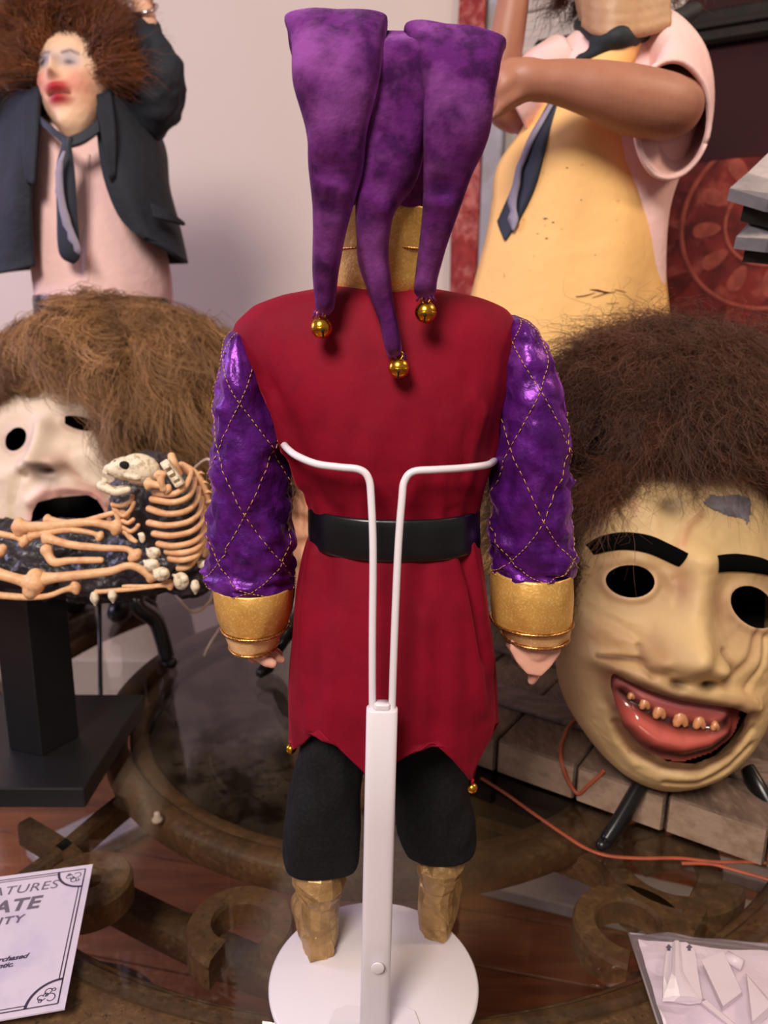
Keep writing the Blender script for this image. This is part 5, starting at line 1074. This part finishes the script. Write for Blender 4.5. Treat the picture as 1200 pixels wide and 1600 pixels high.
rts, wn, flow = joined((rts, wn, flow), hairline(fH, [(60, 125), (62, 92), (80, 63), (105, 53), (130, 59), (149, 90), (154, 122)], 90, [(-.8, -.1, .1), (-.5, .7, .1), (0, .9, .15), (.5, .7, .1), (.8, -.2, .1)], .05, 2, 7))
V, F, C = strands(rts, wn, 44, .060, .006, 2.2, flow, .008, .0004, 9, 12, .22, ((56, 28, 13), (156, 88, 42)))
obj('hair', (V, F), M_hair, figL, color=C, kind='stuff')

P = P_room
# ---------------- right figure: yellow apron, pink short-sleeved shirt, bare arms
DR = 1.0
figR = thing('display_figure', 'standing figure in yellow apron and dark tie holding a bare arm across its chest', 'figure', (P(920, 480, DR)[0], DR, .0408))
ts = swell(bodyprof([(40, 915, 1010, .05, DR), (62, 885, 1055, .07, DR), (95, 850, 1085, .085, DR), (150, 825, 1090, .095, DR), (240, 800, 1070, .095, DR), (330, 785, 1040, .092, DR), (430, 775, 1035, .09, DR), (520, 768, 1040, .09, DR), (600, 765, 1040, .09, DR)], 56), .006, 13, 7, 13)
obj('shirt', loft(ts), M_pink, figR)
obj('trousers', merge(loft(bodyprof([(590, 766, 1040, .09, DR), (660, 762, 1044, .092, DR), (700, 766, 1040, .09, DR)], 48)), limb([(838, 700, DR, 62), (835, 820, DR, 54), (832, 940, DR, 46), (830, 985, DR, 42)]), limb([(968, 700, DR, 62), (970, 820, DR, 54), (972, 940, DR, 46), (974, 985, DR, 42)])), M_trou, figR)
for x in (830, 974):
    p = P(x, 1000, DR); obj('shoe', tube([(p[0], p[1] + .03, .074), (p[0], p[1] - .03, .074), (p[0], p[1] - .10, .066)], [.025, .029, .019], 12, 5, round_ends=True), M_easel, figR)
# apron: front shell hugging the body
arows = [(88, 905, 992), (105, 888, 990), (150, 850, 985), (205, 818, 985), (265, 778, 1002), (320, 770, 1020), (370, 762, 1034), (450, 742, 1038), (520, 728, 1044), (620, 716, 1060), (740, 712, 1070), (885, 712, 1080)]
q = cr([list(a) for a in arows], 6); g = []
for y, xl, xr in q:
    cA, cB = P(xl, y, DR - .035), P(xr, y, DR - .035); c = (cA + cB) / 2; hw = (cB[0] - cA[0]) / 2; row_ = []
    for t in np.linspace(-1, 1, 33):
        bulge = (1 - abs(t) ** 2.4) * (.072 + .012 * min(max((y - 100) / 300, 0), 1))
        row_.append((c[0] + hw * t, c[1] - bulge, c[2]))
    g.append(row_)
g = np.array(g); g[..., 1] += vnoise(g * np.array((1, .2, .45)), 24, 2) * .0045 + vnoise(g * np.array((1, .2, 1)), 9, 4) * .006
AP = g
apron = obj('apron', sheet(g), M_apron, figR); s_ = apron.modifiers.new('t', 'SOLIDIFY'); s_.thickness = .003; s_.offset = 1
from mathutils.bvhtree import BVHTree
_av, _af = sheet(AP); ABVH = BVHTree.FromPolygons([tuple(v) for v in _av], _af)
def on_apron(px, py, off=.003):
    """point of the apron cloth under a photo position, lifted off the cloth"""
    r = ray(px, py); r = r / np.linalg.norm(r); hit = ABVH.ray_cast(Vector(CAM), Vector(r))
    p = np.array(hit[0]) if hit[0] is not None else np.array(ABVH.find_nearest(Vector(P(px, py, DR - .09)))[0])
    return CAM + r * (np.dot(p - CAM, r) - off)
def mark(name, pts, w, m):
    p = np.array([on_apron(x, y, .0038) for x, y in pts]); s = axial(p[0]) / FPX
    obj(name, tube(p, np.array(w) * s, 8, 0, flat=.25), m, apron)
for pts, w in (([(925, 465), (935, 462), (946, 458), (955, 457)], [.6, 1.2, 1.6, 1]), ([(922, 452), (934, 453), (946, 456), (956, 457), (962, 455)], [1, 4, 3, 1.4, .6]), ([(900, 463), (912, 462), (924, 459), (930, 457)], [1.6, 1.8, 1.2, .6]), ([(960, 452), (968, 454), (976, 456), (984, 458)], [1, 2, 1.6, .6]), ([(990, 442), (998, 445), (1006, 446)], [1.6, 1.6, .8]), ([(948, 474), (958, 474), (966, 473)], [.8, 1.2, .6]), ([(786, 424), (789, 431), (787, 436)], [.6, 1.3, .5]), ([(771, 450), (769, 456), (768, 462)], [.6, 1.2, .4])):
    mark('stain', pts, w, M_stain)
for x, y, r_ in ((852, 341, 3.6), (864, 347, 2.4)): mark('spatter', [(x - r_, y), (x, y), (x + r_, y)], [.5, r_, .5], M_stainb)
for x, y, r_ in ((840, 365, 1.8), (854, 372, 2.8), (886, 262, 1.8), (818, 343, 1.4), (908, 312, 1.3), (984, 400, 1.6), (764, 422, 1.6), (849, 270, 1.2), (930, 398, 1.2), (878, 358, 1.0)): mark('spatter', [(x - r_, y), (x, y), (x + r_, y)], [.4, r_, .4], M_stain)
# tie with lace lying on the apron
tl_ = [(858, 150), (838, 192), (818, 246), (800, 292), (780, 338), (777, 348), (787, 375)]; trr = [(874, 150), (860, 196), (846, 250), (833, 296), (812, 340), (803, 355), (789, 376)]
def on_cloth(la, lb, k, cols, off):
    A_, B_ = cr(la, k), cr(lb, k); return sheet([[on_apron(*(p + (q - p) * t), off) for t in np.linspace(0, 1, cols)] for p, q in zip(A_, B_)])
tie = obj('tie', on_cloth(tl_, trr, 6, 6, .008), M_tie, figR); tie.modifiers.new('t', 'SOLIDIFY').thickness = .005
la = [(860, 158), (838, 192), (824, 218), (812, 248), (806, 262), (803, 276), (800, 290), (795, 303), (793, 318), (797, 330), (793, 342), (797, 352), (800, 360)]; lb = [(866, 158), (846, 194), (832, 220), (820, 250), (814, 264), (812, 278), (811, 290), (808, 303), (806, 316), (806, 328), (808, 338), (808, 346), (803, 359)]
obj('lace_trim', on_cloth(la, lb, 3, 3, .0135), M_lace, tie).modifiers.new('t', 'SOLIDIFY').thickness = .002
# head above the frame, neck folds, scarf
nk = merge(limb([(978, 80, 1.0, 60), (978, 48, .985, 62), (972, 14, .96, 66), (968, -30, .955, 72)]), *[tube([P(916, 32 - 17 * k, .92), P(942, 48 - 17 * k, .889), P(985, 50 - 17 * k, .884), P(1044, 36 - 17 * k, .90)], .0075, 8, 6) for k in range(4)],
           ball(P(968, -90, .985), np.array((85, 95, 105)) * axial(P(968, -60, .98)) / FPX, 22, 14), limb([(945, -90, .90, 14), (942, -70, .885, 15)]))
remesh(obj('head', nk, mat('mask_skin', (186, 146, 108), 0.5, var=(26, .5, (150, 108, 76), .42, .62), bump=(150, .2)), figR), .003, 2, .4)
dv = scalp(160, lambda v: (v[:, 1] > -.5) & ~((v[:, 2] > .3) & (v[:, 1] < .4)), 14); wn = dv @ Mx; kS = axial(P(968, -90, .985)) / FPX
V, F, C = strands(P(968, -90, .985) + (dv * np.array((86, 104, 94)) * kS) @ Mx, wn, 24, .05, .005, 2.0, np.column_stack([dv[:, 0] * .3, -.4 + 0 * dv[:, 1], dv[:, 2] * .1]) @ Mx, .006, .0004, 8, 17, .2, ((40, 22, 12), (120, 70, 40)))
obj('hair', (V, F), M_hair, figR, color=C, kind='stuff')
sf = [limb([(935, 66, .90, 15), (965, 58, .885, 18), (990, 58, .895, 15)]), limb([(985, 60, .90, 12), (1020, 48, .92, 12), (1055, 30, .95, 13), (1085, 16, .99, 12)]), limb([(960, 66, .885, 9), (935, 80, .895, 8), (905, 92, .91, 7)]), limb([(940, 62, .905, 12), (920, 50, .94, 11), (905, 38, .98, 10)])]
remesh(obj('neck_scarf', merge(*sf), M_scarf, figR), .003, 2)
# arms
ar = merge(limb([(1026, 115, .965, 42), (1050, 152, .91, 46), (1052, 168, .885, 45), (1032, 166, .855, 49), (985, 156, .840, 50), (940, 142, .828, 43), (895, 132, .825, 36), (860, 127, .822, 31), (838, 127, .822, 29)]),
           limb([(848, 128, .822, 30), (820, 122, .82, 30), (800, 116, .822, 24)]), limb([(805, 112, .816, 15), (782, 118, .812, 13), (776, 136, .815, 11), (786, 150, .825, 9)]), limb([(812, 118, .815, 14), (790, 130, .808, 12), (784, 150, .812, 10), (796, 162, .82, 8)]), limb([(824, 140, .82, 15), (800, 152, .812, 11), (786, 164, .812, 9), (778, 176, .815, 8)]), limb([(800, 106, .83, 13), (776, 112, .83, 11), (770, 128, .832, 10), (778, 142, .836, 8)]), limb([(815, 150, .83, 12), (795, 165, .825, 9), (778, 178, .822, 8), (766, 184, .825, 7)]))
remesh(obj('arm', ar, M_skin, figR), .0035, 4)
ar = merge(limb([(845, 160, 1.0, 38), (806, 170, .99, 36), (783, 150, .975, 33), (786, 100, .965, 29), (794, 50, .96, 27), (802, 0, .96, 25), (806, -40, .96, 20)]), *[limb([(796 + 8 * k, -40, .955, 8), (794 + 9 * k, -70, .945, 7), (798 + 7 * k, -88, .955, 6)]) for k in range(4)], limb([(790, -20, .95, 8), (780, -45, .94, 7), (786, -60, .94, 6)]))
remesh(obj('arm', ar, M_skin, figR), .0035, 4)
# sleeves: wide open tubes with a rolled hem
def short_sleeve(rows, seed=19):
    """rings: centre (photo x, y, distance), axis A and axis B (photo units x, y, and metres of depth)"""
    R = []
    for (cx, cy, d, ax_, ay_, ad, bx_, by_, bd_) in cr(rows, 6):
        c = P(cx, cy, d); s = axial(c) / FPX; A_ = (RT * ax_ - UP * ay_) * s + FW * ad; B_ = (RT * bx_ - UP * by_) * s + FW * bd_
        R.append([c + A_ * cos(t) + B_ * sin(t) for t in np.arange(44) * 2 * pi / 44])
    return swell(np.array(R), .006, 20, 20, seed)
R = short_sleeve([(985, 105, .985, 8, 5, .07, 22, -48, 0), (1020, 105, .975, 24, 8, .075, 30, -56, 0), (1046, 122, .955, 46, 12, .065, 30, -68, -.005), (1064, 148, .925, 62, 14, .05, 24, -74, -.012), (1060, 172, .895, 67, 14, .036, 20, -74, -.018), (1051, 188, .868, 67, 13, .03, 18, -68, -.02)])
o = obj('shirt_sleeve', loft(R, False, False), M_pink, figR); o.modifiers.new('t', 'SOLIDIFY').thickness = .0035
q = np.array(list(R[-1]) + [R[-1][0]]); obj('sleeve_hem', tube(q, .0026, 8), M_pink, o)
R = short_sleeve([(875, 125, 1.0, 5, 0, .07, 22, 46, 0), (845, 148, .995, 10, 0, .068, 26, 46, 0), (818, 168, .985, 14, -6, .06, 28, 42, 0), (800, 176, .975, 18, -10, .052, 28, 40, 0)], 23)
o = obj('shirt_sleeve', loft(R, False, False), M_pink, figR); o.modifiers.new('t', 'SOLIDIFY').thickness = .0035

# ================================================================ PLANK PORCH BASE UNDER THE APRON FIGURE
M_plank = mat('weathered_plank', (104, 84, 70), 0.8, var=[(14, 0.7, (66, 50, 40), 0.42, 0.62), (60, 0.5, (132, 112, 96), 0.5, 0.68), (9, 0.8, (40, 30, 26), 0.64, 0.72)], stretch=(3, 1, 3), bump=[(60, 0.5), (200, 0.3)])
M_plank2 = mat('weathered_beam', (120, 102, 88), 0.8, var=[(20, 0.7, (80, 64, 54), 0.42, 0.62), (70, 0.5, (146, 128, 112), 0.5, 0.68)], stretch=(1, 4, 4), bump=[(60, 0.5), (200, 0.3)])
M_endg = mat('end_grain', (146, 122, 102), 0.8, var=[(50, 0.8, (120, 96, 78), 0.45, 0.6)], bump=(120, 0.6))
A = G(765, 1200, .001); B = G(965, 1272, .001); dA = B - A; dA[2] = 0; ux_ = dA / np.linalg.norm(dA); uy_ = np.array((-ux_[1], ux_[0], 0)); pw_ = .086
porch = thing('porch_base', 'weathered grey plank porch base standing under the apron figure', 'base', A + ux_ * .12 + uy_ * .14 + np.array((0, 0, 0)))
def PB(x, y, z): return A * np.array((1, 1, 0)) + ux_ * x + uy_ * y + np.array((0, 0, z))
TH = .038
for i in range(-2, 4):
    x0_ = i * pw_ + .008; jit = random.uniform(-.004, .004)
    pk = obj('plank', slab(PB(x0_ + pw_ / 2, .155 + jit, TH / 2 + .0008), ux_ * (pw_ / 2 - .0012), uy_ * .155, (0, 0, TH / 2), .0018), M_plank, porch, smooth=False)
    obj('end_grain', slab(PB(x0_ + pw_ / 2, jit - .0002, TH / 2 + .0008), ux_ * (pw_ / 2 - .003), uy_ * .0006, (0, 0, TH / 2 - .002)), M_endg, pk, smooth=False)
for y_, z_, h_ in ((.085, TH, .006), (.215, TH, .006)):
    obj('cross_board', slab(PB(.035, y_, z_ + h_ / 2 + .0008), ux_ * .245, uy_ * .021, (0, 0, h_ / 2), .0015), M_plank2, porch, smooth=False)

# ================================================================ METAL BLADES at the right edge
M_steel = mat('brushed_steel', (132, 128, 136), 0.45, 0.4, var=(30, 0.5, (104, 100, 108), 0.42, 0.62), bump=(160, .15))
M_steeld = mat('dark_bracket', (34, 30, 26), 0.5, 0.4)
DB = .80
bd = thing('metal_ornament', 'two pale grey pointed metal plates on dark brackets at right edge', 'ornament', (P(1345, 400, DB)[0], DB + .06, .001))
def plate(pts, th=.010):
    poly = [P(*p) for p in pts]; return prism(poly, (0, .25, -1), th)
obj('plate', plate([(1140, 294, .74), (1168, 270, .76), (1215, 225, .79), (1330, 200, .84), (1340, 320, .78), (1200, 312, .735)]), M_steel, bd, smooth=False)
obj('bracket', plate([(1163, 315, .745), (1240, 335, .75), (1300, 330, .79), (1200, 306, .77)], .016), M_steeld, bd, smooth=False)
obj('plate', plate([(1150, 370, .74), (1185, 332, .76), (1230, 310, .79), (1330, 315, .84), (1335, 380, .78), (1200, 376, .735)]), M_steel, bd, smooth=False)
obj('bracket', plate([(1166, 380, .745), (1240, 388, .75), (1300, 386, .79), (1190, 374, .77)], .016), M_steeld, bd, smooth=False)
pB = P(1345, 300, DB); obj('post', tube([(pB[0], DB + .06, .012), (pB[0], DB + .06, pB[2] - .01)], .012, 16), M_steeld, bd)
obj('foot_plate', lathe([(.001, .001), (.05, .001), (.05, .008), (.014, .012), (.001, .012)], (pB[0], DB + .06, 0), 40), M_steeld, bd)

# ================================================================ LEATHER CORDS
M_leather = mat('red_brown_leather', (150, 70, 42), 0.55, var=(60, .5, (112, 48, 30), .45, .65))
o = obj('leather_cord', tube([G(x, y, .0022) for x, y in ((752, 1216), (790, 1240), (835, 1272), (880, 1303), (915, 1325), (950, 1337), (1000, 1341), (1060, 1341), (1120, 1347), (1180, 1347), (1240, 1352))], .0021, 6, 8, flat=.6), M_leather)
tag(o, 'long reddish leather cord lying across the glass right of doll', 'cord', 'leather cords')
o = obj('leather_cord', tube([G(x, y, .0022) for x, y in ((1065, 1349), (1110, 1350), (1150, 1360), (1200, 1374), (1260, 1392))], .0021, 6, 8, flat=.6), M_leather)
tag(o, 'short leather cord end lying in front of the tan mask at right edge', 'cord', 'leather cords')
ztop = TH + .003
def front(px, py, off=.0045):
    r = ray(px, py); q0 = A - uy_ * off; return CAM + r * (np.dot(q0 - CAM, uy_) / np.dot(r, uy_))
o = obj('leather_cord', tube([G(925, 1112, ztop + .012), G(893, 1130, ztop + .004), G(880, 1155, ztop), G(876, 1176, ztop + .001), front(880, 1200), front(889, 1222), front(903, 1240), front(920, 1226), front(936, 1212), front(944, 1203)], .0022, 6, 8, flat=.55), M_leather)
tag(o, 'reddish leather thong looping over the plank base under the tan mask', 'cord', 'leather cords')

# ================================================================ PRINTED CARD
M_card = mat('lilac_card', (208, 196, 212), 0.5, var=[(22, .5, (176, 168, 198), .48, .66)])
M_ink = mat('dark_ink', (58, 44, 70), 0.6); M_ink2 = mat('grey_ink', (104, 94, 110), 0.6)
c0 = G(145, 1350, .0022); c1 = G(101, 1576, .0022); cy_ = (c0 - c1); CH = np.linalg.norm(cy_); cy_ /= CH; cx_ = np.array((cy_[1], -cy_[0], 0)); CW = .212
card = thing('printed_card', 'pale lilac printed card with ornate border at lower left', 'card', (c1 + (c0 - c1) / 2 - cx_ * CW / 2) * np.array((1, 1, 0)) + np.array((0, 0, .0008)))
def CP(x, y, z=0.0): return c0 - cx_ * x - cy_ * y + np.array((0, 0, z))      # x from right edge, y from top edge
obj('card_sheet', prism([CP(0, 0), CP(CW, 0), CP(CW, CH), CP(0, CH)], (0, 0, -1), .0012), M_card, card, smooth=False)
def line(pts, w, name='border_line', m=None):
    q = np.array([CP(*p, .0002) for p in pts]); t, N, B = frames(q); s = np.cross(t, (0, 0, 1)); s /= np.linalg.norm(s, axis=1, keepdims=True)
    L_, R_ = q - s * w, q + s * w; obj(name, sheet(np.stack([L_, R_], 1)), m or M_ink, card, smooth=False, fixn=True)
arc = lambda cx, cy, r, a0, a1, n=16: [(cx + r * cos(t), cy + r * sin(t)) for t in np.linspace(radians(a0), radians(a1), n)]
for ins, w in ((.0052, .0005), (.0078, .0004)):
    rc_ = .0185 if ins > .006 else 0
    line([(ins, ins + rc_), (ins, CH - ins - rc_)], w); line([(CW - ins, ins), (CW - ins, CH - ins)], w)
    line([(ins + rc_, ins), (CW - ins, ins)], w); line([(ins + rc_, CH - ins), (CW - ins, CH - ins)], w)
line(arc(.0052, .0052, .021, 0, 90), .0010); line(arc(.0052, CH - .0052, .021, -90, 0), .0010)
def flourish(x, y, sx, sy):
    pts = []
    for (ox, oy, r, a0, a1) in ((.006, .006, .0042, 30, 330), (.012, .0075, .003, 200, 520), (.0075, .012, .003, -70, 250), (.0045, .0125, .0016, 0, 300), (.0125, .0045, .0016, 60, 380), (.009, .009, .0018, 0, 320)):
        line([(x + sx * (ox + r * (1 - .5 * k / 13) * cos(radians(a0 + (a1 - a0) * k / 13))), y + sy * (oy + r * (1 - .5 * k / 13) * sin(radians(a0 + (a1 - a0) * k / 13)))) for k in range(14)], .00035, 'flourish')
flourish(.0052, .0052, 1, 1); flourish(.0052, CH - .0052, 1, -1)
def text(s, size, x_right, y_base, m, shear=0.0, bold=0.0, spread=1.0):
    cu = bpy.data.curves.new('lettering', 'FONT'); cu.body = s; cu.size = size; cu.align_x = 'RIGHT'; cu.shear = shear; cu.offset = bold; cu.space_character = spread; cu.resolution_u = 3
    ob = bpy.data.objects.new('lettering', cu); COL.objects.link(ob); bpy.context.view_layer.update()
    me = bpy.data.meshes.new_from_object(ob.evaluated_get(bpy.context.evaluated_depsgraph_get())); COL.objects.unlink(ob); bpy.data.objects.remove(ob)
    V = np.array([CP(x_right - v.co.x, y_base - v.co.y, .00025) for v in me.vertices]); F = [tuple(p.vertices) for p in me.polygons]
    if len(F): obj('printed_text', (V, F), m, card, smooth=False)
text('CREATURES', .0140, .0245, .0240, M_ink2, .12, 0, 1.05)
text('CERTIFICATE', .0190, .0355, .0440, M_ink2, .12, .0006, 1.05)
text('OF AUTHENTICITY', .0112, .0450, .0575, M_ink2, .12, .0003, 1.15)
text('You have', .0064, .0600, .0890, M_ink, .35, .0002); text('purchased', .0064, .0340, .0955, M_ink, .35, .0002); text('is authentic.', .0064, .0420, .1015, M_ink, .35, .0002)

# ================================================================ CLEAR BAG WITH WHITE PLASTIC PIECES
M_bag = clear_mat('clear_plastic', (0.93, 0.91, 0.93), 0.12, 1.45, 0.10, (228, 216, 226))
M_wpl = mat('white_plastic', (234, 224, 230), 0.4, coat=.1)
M_paper = mat('white_paper', (226, 212, 222), 0.7)
bcn = [(983, 1455), (1245, 1487), (1330, 1680), (1060, 1690)]
bg_ = [G(x, y, .004) for x, y in bcn]
bag = thing('plastic_bag', 'clear plastic bag holding white parts at lower right', 'bag', np.mean(bg_, axis=0) * np.array((1, 1, 0)) + np.array((0, 0, .0008)))
def bagsheet(z0, amp, seed, n=36):
    g = []
    for v in np.linspace(0, 1, n):
        r_ = []
        for u in np.linspace(0, 1, n):
            p = (bg_[0] * (1 - u) + bg_[1] * u) * (1 - v) + (bg_[3] * (1 - u) + bg_[2] * u) * v; e = min(u, v, 1 - u, 1 - v)
            w = min(e / .18, 1); p = p.copy(); p[2] = .0012 + z0 * w + amp * w * float(vnoise(np.array([p * np.array((1, 1, 0))]), 55, seed)[0]) ; r_.append(p)
        g.append(r_)
    return sheet(g)
obj('bag_top', bagsheet(.0240, .0020, 3), M_bag, bag); obj('bag_back', bagsheet(.0004, .0, 5), M_bag, bag)
for a_, b_ in ((0, 1), (0, 3)): obj('seam', tube([bg_[a_] + np.array((0, 0, -.002)), bg_[b_] + np.array((0, 0, -.002))], .0009, 6), mat('bag_seam', (150, 136, 140), .35), bag)
def paper(pts, name, label, z=.003, m=M_paper, amp=.004, seed=1):
    q = [G(x, y, .004) for x, y in pts]; g = []
    for v in np.linspace(0, 1, 16):
        r_ = []
        for u in np.linspace(0, 1, 16):
            p = (q[0] * (1 - u) + q[1] * u) * (1 - v) + (q[3] * (1 - u) + q[2] * u) * v; p = p.copy(); p[2] = z + amp * abs(float(vnoise(np.array([p * np.array((1, 1, 0))]), 38, seed)[0])); r_.append(p)
        g.append(r_)
    o = obj(name, sheet(g), m, smooth=False); o.modifiers.new('t', 'SOLIDIFY').thickness = .0006; return o
tag(paper([(997, 1467), (1200, 1490), (1300, 1660), (1050, 1650)], 'folded_paper', '', .0028, M_paper, .005, 4), 'crumpled white paper sheet lying at the bottom of clear bag', 'paper')
def Z(px, py, z): return G(px, py, z)
cl = thing('plastic_clip', 'white plastic clip with flared spine and two black arrows inside clear bag', 'clip', Z(1065, 1530, .0) * np.array((1, 1, 0)) + np.array((0, 0, .0085)))
obj('clip_plate', prism([Z(x, y, .0135) for x, y in ((1040, 1492), (1046, 1478), (1058, 1472), (1072, 1472), (1084, 1480), (1088, 1498), (1092, 1530), (1097, 1560), (1078, 1562), (1036, 1556), (1037, 1520))], (0, 0, -1), .004), M_wpl, cl, smooth=False)
R = []
for y, xl_, xr_, z in ((1472, 1051, 1063, .016), (1490, 1051, 1064, .0175), (1516, 1050, 1066, .018), (1530, 1046, 1073, .018), (1546, 1041, 1083, .0175), (1559, 1036, 1092, .0165)):
    a_, b_ = Z(xl_, y, z), Z(xr_, y, z); R.append([a_ + np.array((0, 0, -.003)), a_, a_ * .7 + b_ * .3 + np.array((0, 0, .0015)), a_ * .3 + b_ * .7 + np.array((0, 0, .0015)), b_, b_ + np.array((0, 0, -.003))])
obj('clip_spine', loft(R), M_wpl, cl, smooth=False)
for x, y in ((1045, 1480), (1077, 1480)):
    obj('arrow_mark', prism([Z(x + a_, y + b_, .0139) for a_, b_ in ((0, -5), (5, 0), (2.5, 1), (2.5, 5), (-2.5, 5), (-2.5, 1), (-5, 0))], (0, 0, -1), .0003), M_ink, cl, smooth=False)
bx_ = thing('plastic_box', 'small white open plastic box tilted beside the clip in clear bag', 'box', Z(1130, 1530, 0) * np.array((1, 1, 0)) + np.array((0, 0, .0085)))
obj('box_body', loft([[Z(x, y, .009) for x, y in ((1098, 1505), (1132, 1490), (1160, 1555), (1128, 1580))], [Z(x, y, .019) for x, y in ((1096, 1500), (1130, 1486), (1159, 1550), (1130, 1572))]]), M_wpl, bx_, smooth=False)
obj('box_tube', tube([Z(1135, 1494, .013), Z(1160, 1508, .013)], .0042, 12), M_wpl, bx_)
wd = thing('plastic_wedge', 'white triangular plastic wedge at the right edge of clear bag', 'wedge', Z(1185, 1560, 0) * np.array((1, 1, 0)) + np.array((0, 0, .0085)))
obj('wedge_body', loft([[Z(x, y, .009) for x, y in ((1165, 1520), (1215, 1575), (1175, 1610))], [Z(x, y, .019) for x, y in ((1167, 1524), (1205, 1570), (1176, 1596))]]), M_wpl, wd, smooth=False)
obj('wedge_fin', loft([[Z(x, y, .006) for x, y in ((1100, 1560), (1150, 1600), (1140, 1606), (1092, 1566))], [Z(x, y, .017) for x, y in ((1103, 1562), (1148, 1600), (1142, 1604), (1096, 1566))]]), M_wpl, wd, smooth=False)
